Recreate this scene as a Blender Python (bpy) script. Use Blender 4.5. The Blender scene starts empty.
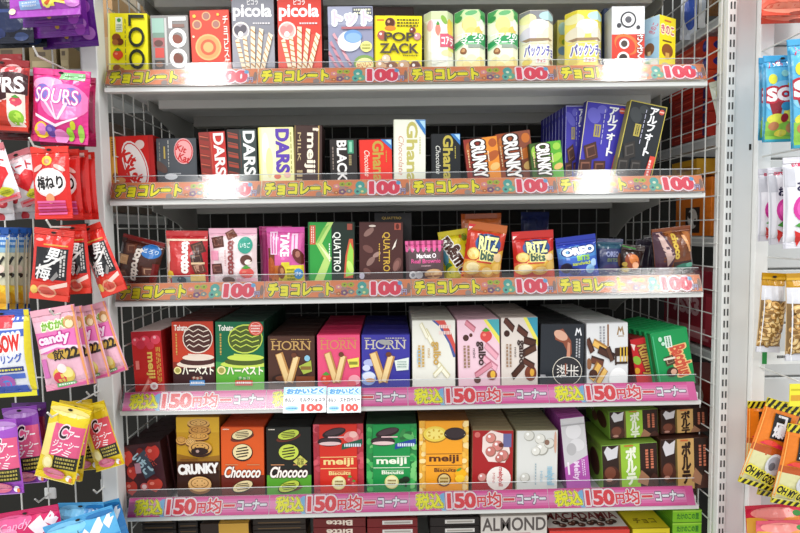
import bpy, bmesh, math, random
import numpy as np
from mathutils import Vector, Matrix
from mathutils.geometry import tessellate_polygon
random.seed(4)
S = bpy.context.scene
COL = S.collection
# ------------------------------------------------------------------ camera
S4 = 4/3
ZO = 1.30
CAM = Vector((-0.0298*S4, -0.8541*S4, 0.1101*S4 + ZO))
YAW, PITCH, ROLL, FPX = -0.0155, 0.0649, -0.0146, 562.9
def axes():
    cy, sy, cp, sp = math.cos(YAW), math.sin(YAW), math.cos(PITCH), math.sin(PITCH)
    f = Vector((-sy*cp, cy*cp, -sp)); r = Vector((cy, sy, 0)); u = r.cross(f)
    c, s = math.cos(ROLL), math.sin(ROLL)
    return c*r + s*u, c*u - s*r, f
RT, UP, FW = axes()
cd = bpy.data.cameras.new('camera'); cam = bpy.data.objects.new('camera', cd); COL.objects.link(cam)
cd.sensor_width = 36; cd.lens = FPX/800*36; cd.clip_start = 0.02
cam.matrix_world = Matrix((RT, UP, -FW)).transposed().to_4x4()
cam.location = CAM
S.camera = cam
def ray(px, py): return FW + RT*((px-400)/FPX) - UP*((py-266.5)/FPX)
def at(px, py, Y):
    d = ray(px, py); return CAM + d*((Y-CAM.y)/d.y)
def at_x(px, py, X):
    d = ray(px, py); return CAM + d*((X-CAM.x)/d.x)
# ------------------------------------------------------------------ light
S.view_settings.view_transform = 'Standard'; S.view_settings.look = 'None'
S.view_settings.exposure = 0.24; S.view_settings.gamma = 1
w = bpy.data.worlds.new('shop_air'); S.world = w; w.use_nodes = True
w.node_tree.nodes['Background'].inputs[0].default_value = (0.93, 0.97, 1, 1)
w.node_tree.nodes['Background'].inputs[1].default_value = 0.70
def area(name, loc, rot, sx, sy, power, col=(1, .985, .96)):
    l = bpy.data.lights.new(name, 'AREA'); l.shape = 'RECTANGLE'; l.size = sx; l.size_y = sy; l.energy = power; l.color = col
    o = bpy.data.objects.new(name, l); o.location = loc; o.rotation_euler = rot; COL.objects.link(o); return o
area('ceiling_tube_light', (-.80, -.80, 2.75), (0, 0, math.radians(-12)), 0.13, 0.95, 16)
area('ceiling_tube_light', (.92, -.85, 2.75), (0, 0, math.radians(8)), 0.13, 1.0, 16)
area('ceiling_tube_light', (1.50, -1.75, 2.75), (0, 0, math.radians(20)), 0.42, .6, 11)
area('aisle_fill_light', (-1.3, -3.2, 2.75), (math.radians(20), 0, 0), 1.2, .5, 36)  # soft fill added from the front left, standing for no seen fitting
# ------------------------------------------------------------------ materials
MATS = {}
def lin(h):
    c = [int(h[i:i+2], 16)/255 for i in (0, 2, 4)]
    return [x/12.92 if x <= .04045 else ((x+.055)/1.055)**2.4 for x in c] + [1]
def mat(h, kind='p'):
    k = (h, kind)
    if k in MATS: return MATS[k]
    m = bpy.data.materials.new({'p': 'card_', 'f': 'film_', 'm': 'steel_', 'k': 'matt_'}[kind] + h); m.use_nodes = True
    nt = m.node_tree; b = nt.nodes['Principled BSDF']
    b.inputs['Base Color'].default_value = lin(h)
    b.inputs['Roughness'].default_value = {'p': .42, 'f': .24, 'm': .38, 'k': .7}[kind]
    b.inputs['Specular IOR Level'].default_value = {'p': .4, 'f': .55, 'm': .5, 'k': .2}[kind]
    if kind == 'f':
        n = nt.nodes.new('ShaderNodeTexNoise'); n.inputs['Scale'].default_value = 55; n.inputs['Detail'].default_value = 2
        tc = nt.nodes.new('ShaderNodeTexCoord'); bp = nt.nodes.new('ShaderNodeBump')
        bp.inputs['Strength'].default_value = .35; bp.inputs['Distance'].default_value = .004
        nt.links.new(tc.outputs['Object'], n.inputs['Vector']); nt.links.new(n.outputs[0], bp.inputs['Height']); nt.links.new(bp.outputs[0], b.inputs['Normal'])
    MATS[k] = m; return m
def clear_plastic():
    m = bpy.data.materials.new('clear_plastic'); m.use_nodes = True; nt = m.node_tree
    for n in list(nt.nodes): nt.nodes.remove(n)
    o = nt.nodes.new('ShaderNodeOutputMaterial'); mx = nt.nodes.new('ShaderNodeMixShader')
    t = nt.nodes.new('ShaderNodeBsdfTransparent'); g = nt.nodes.new('ShaderNodeBsdfGlossy'); f = nt.nodes.new('ShaderNodeFresnel')
    t.inputs[0].default_value = (.93, .94, .95, 1); g.inputs['Roughness'].default_value = .13; f.inputs[0].default_value = 1.6
    nt.links.new(f.outputs[0], mx.inputs[0]); nt.links.new(t.outputs[0], mx.inputs[1]); nt.links.new(g.outputs[0], mx.inputs[2]); nt.links.new(mx.outputs[0], o.inputs[0])
    return m
PLASTIC = clear_plastic()
# ------------------------------------------------------------------ mesh builder
class MB:
    def __init__(s): s.v = []; s.f = []; s.m = []; s.mats = []; s.ix = {}
    def slot(s, m):
        if m.name not in s.ix: s.ix[m.name] = len(s.mats); s.mats.append(m)
        return s.ix[m.name]
    def face(s, pts, m):
        b = len(s.v); s.v.extend(tuple(p) for p in pts); s.f.append(tuple(range(b, b+len(pts)))); s.m.append(s.slot(m))
    def grid(s, G, m, flip=False):
        b = len(s.v); R, C_ = len(G), len(G[0])
        for row in G: s.v.extend(tuple(p) for p in row)
        k = s.slot(m)
        for i in range(R-1):
            for j in range(C_-1):
                q = (b+i*C_+j, b+i*C_+j+1, b+(i+1)*C_+j+1, b+(i+1)*C_+j)
                s.f.append(q[::-1] if flip else q); s.m.append(k)
    def box(s, x0, y0, z0, x1, y1, z1, m, ch=0, front=None, top=None):
        """box, chamfered by ch; front (-y) and top (+z) may have their own material"""
        fr, tp = front or m, top or m
        if ch <= 0:
            P = [(x, y, z) for z in (z0, z1) for y in (y0, y1) for x in (x0, x1)]
            for q, mm in (((0, 1, 5, 4), fr), ((1, 3, 7, 5), m), ((3, 2, 6, 7), m), ((2, 0, 4, 6), m), ((4, 5, 7, 6), tp), ((2, 3, 1, 0), m)):
                s.face([P[i] for i in q], mm)
            return
        c = ch; bm = bmesh.new(); bmesh.ops.create_cube(bm, size=1)
        for v in bm.verts: v.co = Vector((x0+(v.co.x+.5)*(x1-x0), y0+(v.co.y+.5)*(y1-y0), z0+(v.co.z+.5)*(z1-z0)))
        bmesh.ops.bevel(bm, geom=bm.edges[:], offset=c, segments=1, affect='EDGES', profile=.5)
        bm.normal_update()
        b = len(s.v); bm.verts.index_update(); s.v.extend(tuple(v.co) for v in bm.verts)
        for f in bm.faces:
            n = f.normal; mm = fr if n.y < -.9 else tp if n.z > .9 else m
            s.f.append(tuple(b+v.index for v in f.verts)); s.m.append(s.slot(mm))
        bm.free()
    def rod(s, a, b, r, m, n=6):
        a, b = Vector(a), Vector(b); d = (b-a).normalized()
        u = d.orthogonal().normalized(); w_ = d.cross(u); k = s.slot(m); o = len(s.v)
        for p in (a, b):
            for i in range(n):
                t = 2*math.pi*i/n; s.v.append(tuple(p + u*(r*math.cos(t)) + w_*(r*math.sin(t))))
        for i in range(n):
            j = (i+1) % n; s.f.append((o+i, o+j, o+n+j, o+n+i)); s.m.append(k)
        s.f.append(tuple(o+i for i in range(n))[::-1]); s.m.append(k); s.f.append(tuple(o+n+i for i in range(n))); s.m.append(k)
    def mesh(s, name, smooth=False):
        me = bpy.data.meshes.new(name); me.from_pydata(s.v, [], s.f)
        for m in s.mats: me.materials.append(m)
        me.polygons.foreach_set('material_index', s.m)
        if smooth: me.polygons.foreach_set('use_smooth', [True]*len(s.f))
        me.update(); return me
    def obj(s, name, parent=None, smooth=False):
        o = bpy.data.objects.new(name, s.mesh(name, smooth)); COL.objects.link(o)
        if parent: o.parent = parent
        return o
def tag(o, label, cat, group=None, kind=None):
    o['label'] = label; o['category'] = cat
    if group: o['group'] = group
    if kind: o['kind'] = kind
    return o
LABELS = []
def empty(name, loc=(0, 0, 0), rot=(0, 0, 0)):
    o = bpy.data.objects.new(name, None); o.empty_display_size = .02; COL.objects.link(o); o.location = loc; o.rotation_euler = rot; return o
def copy_tree(o, parent=None):
    c = o.copy(); COL.objects.link(c)
    if parent: c.parent = parent
    for ch in list(o.children): copy_tree(ch, c)
    return c
# ------------------------------------------------------------------ printing: shapes and words in face fractions
TXT = {}
def text_geo(st, bold, shear):
    k = (st, round(bold, 4), shear)
    if k in TXT: return TXT[k]
    cu = bpy.data.curves.new('words', 'FONT'); cu.body = st; cu.size = 1; cu.resolution_u = 4; cu.shear = shear; cu.offset = bold
    cu.align_x = 'CENTER'; cu.space_line = .86; cu.fill_mode = 'FRONT'
    ob = bpy.data.objects.new('words', cu); COL.objects.link(ob)
    dg = bpy.context.evaluated_depsgraph_get(); dg.update()
    ev = ob.evaluated_get(dg); me = ev.to_mesh(); me.calc_loop_triangles()
    vs = [(v.co.x, v.co.y) for v in me.vertices]; tr = []
    for t in me.loop_triangles:
        p = [vs[i] for i in t.vertices]
        a = (p[1][0]-p[0][0])*(p[2][1]-p[0][1])-(p[1][1]-p[0][1])*(p[2][0]-p[0][0])
        if abs(a) > 1e-7: tr.append(p if a > 0 else p[::-1])
    ev.to_mesh_clear(); bpy.data.objects.remove(ob); bpy.data.curves.remove(cu)
    xs = [v[0] for v in vs] or [0, 1]; ys = [v[1] for v in vs] or [0, 1]
    TXT[k] = (tr, (min(xs), min(ys), max(xs), max(ys))); return TXT[k]
FAT = {}
def fat(st, bo, sh, tr, bb, rad):
    """the words thickened by rad, as rows of thin rectangles that never overlap"""
    k = (st, bo, sh, round(rad, 4))
    if k in FAT: return FAT[k]
    n = 54; cell = 1/n; pad = rad+2*cell
    x0, y0 = bb[0]-pad, bb[1]-pad; W, H = int((bb[2]-bb[0]+2*pad)*n)+1, int((bb[3]-bb[1]+2*pad)*n)+1
    g = np.zeros((H, W), bool)
    for (ax, ay), (bx, by), (cx, cy) in tr:
        i0, i1 = int((min(ay, by, cy)-y0)*n), min(H-1, int((max(ay, by, cy)-y0)*n)+1); j0, j1 = int((min(ax, bx, cx)-x0)*n), min(W-1, int((max(ax, bx, cx)-x0)*n)+1)
        Y, X = np.mgrid[i0:i1+1, j0:j1+1]; X = x0+(X+.5)*cell; Y = y0+(Y+.5)*cell; e = -1e-9
        g[i0:i1+1, j0:j1+1] |= ((bx-ax)*(Y-ay)-(by-ay)*(X-ax) >= e) & ((cx-bx)*(Y-by)-(cy-by)*(X-bx) >= e) & ((ax-cx)*(Y-cy)-(ay-cy)*(X-cx) >= e)
    r = rad*n; d = np.zeros_like(g); ir = int(r)
    for a in range(-ir, ir+1):
        for b in range(-ir, ir+1):
            if a*a+b*b <= r*r+.5: d |= np.roll(np.roll(g, a, 0), b, 1)
    out = []; live = {}
    for i in range(H+1):
        runs = set()
        if i < H:
            f = np.flatnonzero(np.diff(np.concatenate(([0], d[i].astype(np.int8), [0]))))
            runs = {(int(a), int(b)) for a, b in zip(f[::2], f[1::2])}
        for q in list(live):
            if q not in runs:
                s0 = live.pop(q); a, b = x0+q[0]*cell, x0+q[1]*cell; out.append([(a, y0+s0*cell), (b, y0+s0*cell), (b, y0+i*cell), (a, y0+i*cell)])
        for q in runs: live.setdefault(q, i)
    FAT[k] = out; return out
def R(u0, v0, u1, v1, c): return ('p', [(u0, v0), (u1, v0), (u1, v1), (u0, v1)], c)
def P(pts, c): return ('p', pts, c)
def E(u, v, ru, rv, c, rot=0, n=20): return ('e', u, v, ru, rv, c, rot, n)
def O(u, v, r, c, n=20): return ('o', u, v, r, c, n)          # true circle, r in face widths
def T(st, u0, v0, u1, v1, c, rot=0, b=.0, ol=(), sh=0): return ('t', st, u0, v0, u1, v1, c, rot, b, ol, sh)
def polys(art, w, hv, h):
    """art commands -> (colour, convex polygon in metres from bottom-left) in drawing order"""
    X = lambda u: u*w
    Z = lambda v: h-(1-v)*hv
    out = []
    for a in art:
        if isinstance(a, list): out += polys(a, w, hv, h); continue
        k = a[0]
        if k == 'p':
            pts = [(X(u), max(0.0005, Z(v))) for u, v in a[1]]
            if len(pts) <= 4: 
                ar = sum(pts[i][0]*pts[(i+1) % len(pts)][1]-pts[(i+1) % len(pts)][0]*pts[i][1] for i in range(len(pts)))
                out.append((a[2], [pts if ar > 0 else pts[::-1]]))
            else:
                g = []
                for t in tessellate_polygon([[Vector((x, z, 0)) for x, z in pts]]):
                    q = [pts[i] for i in t]; ar = (q[1][0]-q[0][0])*(q[2][1]-q[0][1])-(q[1][1]-q[0][1])*(q[2][0]-q[0][0])
                    g.append(q if ar > 0 else q[::-1])
                out.append((a[2], g))
        elif k in 'eo':
            if k == 'e': _, u, v, ru, rv, c, rot, n = a; rx, rz = ru*w, rv*hv
            else: _, u, v, rr, c, n = a; rx = rz = rr*w; rot = 0
            ca, sa = math.cos(math.radians(rot)), math.sin(math.radians(rot)); g = []
            for i in range(n):
                t = 2*math.pi*i/n; x, z = rx*math.cos(t), rz*math.sin(t)
                g.append((X(u)+x*ca-z*sa, Z(v)+x*sa+z*ca))
            out.append((c, [g]))
        else:
            _, st, u0, v0, u1, v1, c, rot, b, ol, sh = a
            x0, x1, z0, z1 = X(u0), X(u1), Z(v0), Z(v1)
            W, H = x1-x0, z1-z0
            if abs(rot) == 90: W, H = H, W
            cjk = any(ord(ch) > 0x2e00 for ch in st)
            bo = 0 if cjk else min(b, .03); ex = b-bo          # extra weight and outlines: shifted copies of the glyphs
            _, bb = text_geo(st, bo, sh)
            bb = (bb[0]-ex, bb[1]-ex, bb[2]+ex, bb[3]+ex)
            sx, sz = W/max(1e-6, bb[2]-bb[0]), H/max(1e-6, bb[3]-bb[1])
            mx, mz = (bb[0]+bb[2])/2, (bb[1]+bb[3])/2
            ca, sa = math.cos(math.radians(rot)), math.sin(math.radians(rot)); cx, cz = (x0+x1)/2, (z0+z1)/2
            tr, bb0 = text_geo(st, bo, sh)
            for cc, off in list(ol)+[(c, 0)]:
                rad = ex+off
                src = tr if rad < .004 else fat(st, bo, sh, tr, bb0, rad)
                out.append((cc, [[(cx+(x-mx)*sx*ca-(y-mz)*sz*sa, cz+(x-mx)*sx*sa+(y-mz)*sz*ca) for x, y in q] for q in src]))
    return out
def clip(poly, ax, lo, hi):
    for s_, lim in ((1, lo), (-1, hi)):
        r = []; n = len(poly)
        for i in range(n):
            p, q = poly[i], poly[(i+1) % n]; dp, dq = s_*(p[ax]-lim), s_*(q[ax]-lim)
            if dp >= 0: r.append(p)
            if dp*dq < 0:
                t = dp/(dp-dq); r.append((p[0]+(q[0]-p[0])*t, p[1]+(q[1]-p[1])*t))
        poly = r
        if len(poly) < 3: return []
    return poly
STEP = .00006
def print_flat(mb, art, w, hv, h, fn, kind='p', clipto=True):
    for i, (c, g) in enumerate(polys(art, w, hv, h)):
        m = mat(c, kind)
        for q in g:
            if clipto:
                q = clip(q, 0, .0004, w-.0004)
                if q: q = clip(q, 1, .0004, h-.0004)
            if q: mb.face([fn(x, z, .0001+STEP*(i+1)) for x, z in q], m)
# ------------------------------------------------------------------ shelves' heights
ZS = [.3195*S4+ZO, .1527*S4+ZO, ZO, -.1686*S4+ZO, -.3365*S4+ZO]
ZS = [ZS[0]+.222] + ZS + [ZS[4]-.224]          # one shelf above the frame, one at its foot
DECK = [z+.022 for z in ZS]
SHN = ['overhead', 'top', 'second', 'third', 'fourth', 'fifth', 'bottom']
WHITE = mat('e6e7e4', 'm'); GREY = mat('dddcd7', 'm'); SHADE_GREY = mat('b5b3ac', 'm'); WIRE = mat('d9d9d4', 'm'); DARK = mat('1d1c1c', 'k')  # rear beams and brackets: white steel greyed, shade put into the colour
FLOORZ = 0.0
mb = MB(); mb.box(-2.6, -3.4, -.03, 2.6, .62, 0, mat('b9b5ad', 'k')); o = mb.obj('floor'); o['kind'] = 'structure'
mb = MB(); mb.box(-2.6, 1.60, 0, 2.6, 1.64, 3.0, mat('8a8882', 'k')); o = mb.obj('wall_back'); o['kind'] = 'structure'
mb = MB(); mb.box(-1.5, -.006, 0, 1.0, 0, 2.3, mat('2b2a27', 'k')); o = mb.obj('back_panel'); o.location = (0, .484, 0); tag(o, 'dark back panel of the shelf bay, widened past it to darken neighbouring gaps', 'panel')  # bay backing, widened beyond the bay to hide the lit wall and keep gaps dark
# pegboard behind the right-hand bags
mb = MB()
pm = mat('c3c5c4', 'm')
for k in range(14):
    z = .55+k*.115; mb.box(.7255, .030, z, 1.25, .036, z+.111, pm, ch=.002)
mb.box(.7255, .0362, .5, 1.25, .04, 2.2, mat('8f918f', 'k'))
o = mb.obj('wall_right'); o['kind'] = 'structure'

def upright(name, label, x0, x1, y0, y1, slots=False, c='e6e7e4'):
    e = empty(name, ((x0+x1)/2, (y0+y1)/2, 0)); tag(e, label, 'post')
    m = mat(c, 'm'); cx, cy = (x0+x1)/2, (y0+y1)/2
    mb = MB(); mb.box(x0-cx, y0-cy, 0, x1-cx, y1-cy, 2.5, m, ch=.0015)
    mb.obj('column', e)
    if slots:
        mb = MB(); sl = mat('4b4b4b', 'k')
        k = 0; z = .6
        while z < 2.0:
            for xx in (-.0034, .0034): mb.box(xx-.0016, y0-cy-.0004, z, xx+.0016, y0-cy+.001, z+.014, sl)
            z += .0245
        o = mb.obj('slots', e); o['label'] = 'dark bracket slots in two columns'
    return e
upright('upright_post', 'plain white steel post left of the shelves between them and the hanging bags', -.640, -.609, -.004, .032)
upright('upright_post', 'white slotted steel post right of the shelves', .6362, .6540, -.004, .032, slots=True)
e = upright('filler_panel', 'flat plain white panel between slotted post and right pegboard', .6545, .6958, .000, .03, c='dedfdd'); e['category'] = 'panel'
mb = MB(); mb.box(-.002, -.0165, 0, .002, -.0145, .012, mat('222222', 'k'))
p = at(750, 147, 0); o = mb.obj('bolt_hole', e); o.location = (p.x-.67515, .0005, p.z-.006); o['label'] = 'small black hole'
upright('upright_post', 'narrow bright white post at the edge of the right pegboard', .6965, .7245, -.012, .026, c='f2f2ef')

def wire_panel(name, label, lo, hi, fixed, axis, z0, z1, sv, shz, m, r=.0014, loc_off=0):
    """grid of welded wires in the YZ plane (axis x) or the XZ plane (axis y)"""
    org = Vector((fixed, (lo+hi)/2, z0)) if axis == 'x' else Vector(((lo+hi)/2, fixed, z0))
    e = empty(name, org); tag(e, label, 'wire panel')
    pt = (lambda a, z: Vector((fixed, a, z))-org) if axis == 'x' else (lambda a, z: Vector((a, fixed, z))-org)
    mv = MB(); n = round((hi-lo)/sv)
    for i in range(n+1):
        a = lo+(hi-lo)*i/n; mv.rod(pt(a, z0), pt(a, z1), r, m)
    mv.obj('upright_wires', e)
    mh = MB(); n = round((z1-z0)/shz); d = Vector((.0025, 0, 0)) if axis == 'x' else Vector((0, .0025, 0))
    for i in range(n+1):
        z = z0+(z1-z0)*i/n; mh.rod(pt(lo, z)+d, pt(hi, z)+d, r, m)
    mh.obj('cross_wires', e); return e
wire_panel('wire_panel', 'white wire grid closing the left side of the shelf bay', .04, .44, -.6055, 'x', .62, 2.05, .05, .05, WIRE)
wire_panel('wire_panel', 'white wire grid closing the right side of the shelf bay', .010, .46, .6310, 'x', .62, 2.05, .05, .05, WIRE)
wire_panel('wire_panel', 'grey wire grid across the back of the shelf bay', -.60, .60, .47, 'y', .62, 2.1, .05, .05, mat('8c8b88', 'm'))
wire_panel('wire_panel', 'white wire grid behind the bags hanging on the left', -.98, -.645, .006, 'y', .62, 2.05, .0535, .19, WIRE, r=.0016)

# ---- shelves
LEANV = Vector((0, .022, .050))               # price rail leans back
for n, z in enumerate(ZS):
    e = empty('shelf', (0, 0, z)); tag(e, f'{SHN[n]} white steel shelf with a clear price rail' if n else 'overhead white steel shelf seen from below above the first row', 'shelf', None)
    W = .6
    BOTTOM = e
    dz = DECK[n]-z
    mb = MB(); mb.box(-W, .0165, dz-.004, W, .42, dz, WHITE); mb.obj('deck', e)
    mb = MB(); mb.box(-W, .000, 0, W, .013, .0095, WHITE, ch=.001); mb.box(-W, .013, 0, W, .0165, dz, WHITE); o = mb.obj('front_lip', e)
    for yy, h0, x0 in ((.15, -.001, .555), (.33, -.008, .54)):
        mb = MB(); mb.box(-x0, yy, h0-.0, x0, yy+.03, dz-.004, GREY if yy < .2 else SHADE_GREY, ch=.001); mb.obj('support_beam', e)
    for sx in (-1, 1):
        prof = [(.15, dz-.004), (.15, -.006), (.22, -.016), (.30, -.034), (.36, -.060), (.40, -.085), (.44, -.085), (.44, dz-.004)]
        mb = MB(); x = sx*.578; t = .0015
        for s_ in (-1, 1): 
            pts = [(x+s_*t, a, b) for a, b in prof]; mb.face(pts if s_ < 0 else pts[::-1], SHADE_GREY)
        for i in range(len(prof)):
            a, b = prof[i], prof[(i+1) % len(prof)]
            mb.face([(x-t, *a), (x+t, *a), (x+t, *b), (x-t, *b)], SHADE_GREY)
        mb.obj('bracket', e)
    if n in (1, 2, 3, 4, 5):
        mb = MB(); b0 = Vector((0, -.0045, .009))
        def q(x, t, off=0): return tuple(Vector((x, 0, 0))+b0+LEANV*t+Vector((0, -off, off*.44)))
        a_ = .598
        mb.face([q(-a_, 0, .0014), q(a_, 0, .0014), q(a_, 1, .0014), q(-a_, 1, .0014)], PLASTIC)
        for sgn in (-1, 1):
            mb.face([q(sgn*a_, 0, .0014), q(sgn*a_, 1, .0014), q(sgn*a_, 1, -.0012), q(sgn*a_, 0, -.0012)], PLASTIC)
        pr = mb.obj('price_rail', e)
        mb = MB(); mb.rod(q(-a_, 1.01), q(a_, 1.01), .0007, mat('cfd2d3', 'm')); ed = mb.obj('rail_edge', pr); ed['label'] = 'pale grey upper edge of the clear rail'

# ---- paper strips in the rails
def flower(u, v, r, c, c2):
    return [O(u+r*math.cos(k*1.257)*.9, 0, 0, c) if False else E(u+r*.55*math.cos(k*1.257), v+r*6.2*.55*math.sin(k*1.257), r*.5, r*3.1, c, n=8) for k in range(5)]+[E(u, v, r*.35, r*2.2, c2, n=8)]
blob = []
rr = random.Random(9)
for k in range(46):
    u, v = rr.random(), rr.random(); blob.append(E(u, v*.98, .012+.02*rr.random(), .05+.12*rr.random(), rr.choice(['c0998a', 'b08a80', 'd09a78', 'e0a47a', 'a89a94', 'e8aa80']), n=9))
CHOCO = [R(0, 0, 1, 1, 'ee9660')]+blob+[
    R(0, 0, 1, .07, '8f7468'), R(0, .93, 1, 1, 'ee9a62'),
    T('チョコレート', .022, .13, .47, .9, 'fbf22a', b=.075, ol=(('fdf3d0', .10), ('3a3520', .066))),
    flower(.505, .62, .022, 'e9a0a8', 'fff2b0'), flower(.545, .74, .022, 'b9c93c', '6d7a20'), flower(.59, .74, .022, 'b9c93c', '6d7a20'), flower(.545, .3, .026, '8b5f86', 'e5d4a0'), flower(.592, .34, .022, '8d9c9a', 'f1e3b0'), flower(.505, .25, .018, 'c9783c', 'f3d9a0'),
    E(.665, .66, .032, .25, '55b7ae', n=10), E(.650, .32, .026, .2, '6fc3b2', n=10), E(.688, .35, .026, .2, '79bfa0', n=10), E(.665, .6, .012, .08, 'f4f4d8', n=8), E(.68, .3, .010, .07, 'f0e9a0', n=8), E(.648, .3, .010, .07, '2f6f78', n=8),
    T('100', .725, .12, .935, .9, 'ec4560', b=.07, ol=(('a04a58', .10), ('fff2f4', .075))),
    E(.925, .78, .016, .12, '6fb4dc', n=9), T('円', .937, .14, .972, .44, 'd8d0e8', b=.03, ol=(('5a3a70', .08),)),
    E(.985, .5, .012, .3, '9d8377', n=9)]
TAX = [R(0, 0, 1, 1, 'ee58aa'), R(0, .16, 1, .84, 'f280be'), R(0, .3, 1, .7, 'f8a4d0'), R(0, 0, 1, .05, 'd94892'), R(0, .95, 1, 1, 'd94892'),
    E(.25, .45, .045, .46, '8ec8ea', n=16), E(.28, .5, .03, .4, 'b9dcf0', n=16),
    T('税込', .045, .1, .245, .9, 'fffa18', b=.042, ol=(('fdf6c8', .055), ('3e3c18', .032))),
    T('150', .268, .1, .48, .9, 'f03a44', b=.06, ol=(('b8406a', .11), ('fff4f6', .08))),
    T('円', .486, .16, .55, .68, 'ee3a44', b=.045, ol=(('a5304a', .10), ('fff4f6', .075))),
    T('均', .556, .1, .662, .9, 'ee3a44', b=.035, ol=(('a5304a', .09), ('fff4f6', .065))),
    R(.667, .36, .765, .64, 'a5304a'), R(.670, .39, .762, .61, 'fff4f6'), R(.676, .44, .756, .56, 'ee3a44'),
    T('コーナー', .775, .22, .985, .78, 'ffffff', b=.065, ol=(('5a2a50', .06),))]
def strip_mesh(art, w=.2975, ext=0):
    mb = MB(); h = .0385
    mb.box(0, 0, 0, w+ext, .0004, h, mat('f4f2ee'), front=mat('ee6cb2') if ext else None); print_flat(mb, art, w, h, h, lambda x, z, o: (x, -o*.06, z)); return mb.mesh('price_strip')
sm = {'c': strip_mesh(CHOCO), 't': strip_mesh(TAX, .2912), 'u': strip_mesh(TAX, .2912, .0165)}
POSN = ['leftmost', 'second', 'third', 'rightmost']
for n in (1, 2, 3, 4, 5):
    kind = 'c' if n < 4 else 't'
    for k in range(4):
        o = bpy.data.objects.new('price_strip', sm['u' if kind == 't' and k == 3 else kind]); COL.objects.link(o)
        o.location = ((-.5965+k*.2985) if n < 4 else (-.5930+k*.2918), -.0045, ZS[n]+.0108); o.rotation_euler = (-math.atan2(LEANV.y, LEANV.z), 0, 0)
        what = 'orange chocolate price strip with red 100' if kind == 'c' else 'pink 150 yen price strip with yellow and red characters'
        tag(o, f'{what}, {POSN[k]} along the {SHN[n]} shelf edge', 'price strip', ('orange' if kind == 'c' else 'pink')+' paper strips in the price rails')
# ------------------------------------------------------------------ cartons and bags
ORD = ['', 'second', 'third', 'fourth', 'fifth', 'sixth', 'seventh', 'eighth', 'ninth', 'tenth', 'eleventh', 'twelfth']
def carton(name, label, TL, TR, yv, Y, dep, base, art=(), sh=None, zd=None, side=None, top=None, rows=1, rl=None, cat='box', yaw=0, flap=True, topart=None, sideart=None, group=None, kind='p', h=None, gap=.0012, drift=(0, 0), turn=0, lean=0):
    """a printed carton whose front face has its upper corners at the two picture points on the plane y=Y"""
    A, B = at(*TL, Y), at(*TR, Y)
    ww = (B-A).length; a = math.atan2(B.z-A.z, B.x-A.x); w = ww-.0014
    z0 = DECK[sh]+.0004 if zd is None else zd
    if h is None: h = (min(A.z, B.z)-z0)/math.cos(a)
    mx = (TL[0]+TR[0])/2; M = (A+B)/2
    hv = (M.z-at(mx, yv, Y).z)/math.cos(a) if yv else h
    base_c = M + Vector((math.sin(a), 0, -math.cos(a)))*h
    side = side or base; top = top or side
    e = empty(name, (base_c.x, Y, base_c.z), (-lean, -a, yaw)); tag(e, label, cat, group)
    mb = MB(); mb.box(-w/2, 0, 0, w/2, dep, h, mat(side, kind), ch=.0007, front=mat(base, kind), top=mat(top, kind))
    print_flat(mb, art, w, hv, h, lambda x, z, o: (x-w/2, -o, z), kind)
    if topart: print_flat(mb, topart, w, dep, dep, lambda x, z, o: (x-w/2, z, h+o+(.0006 if flap else 0)), kind)
    if sideart:
        sg = sideart[0]; print_flat(mb, sideart[1], dep, h, h, (lambda x, z, o: (-w/2-o, dep-x, z)) if sg < 0 else (lambda x, z, o: (w/2+o, x, z)), kind)
    mb.obj('carton', e)
    if flap:
        fb = MB(); fb.box(-w/2+.0015, .0012, h, w/2-.0015, dep-.0012, h+.0006, mat(top, kind)); fb.obj('top_flap', e)
    for k in range(1, rows):
        c = copy_tree(e); c.location = e.location+Vector((drift[0]*k, (dep+gap)*k, drift[1]*k)); c['label'] = f'{rl or label}, {ORD[k]} back in its row'
        c['group'] = e['group'] = group or (rl or label)+' in a row'
    return e
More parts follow.
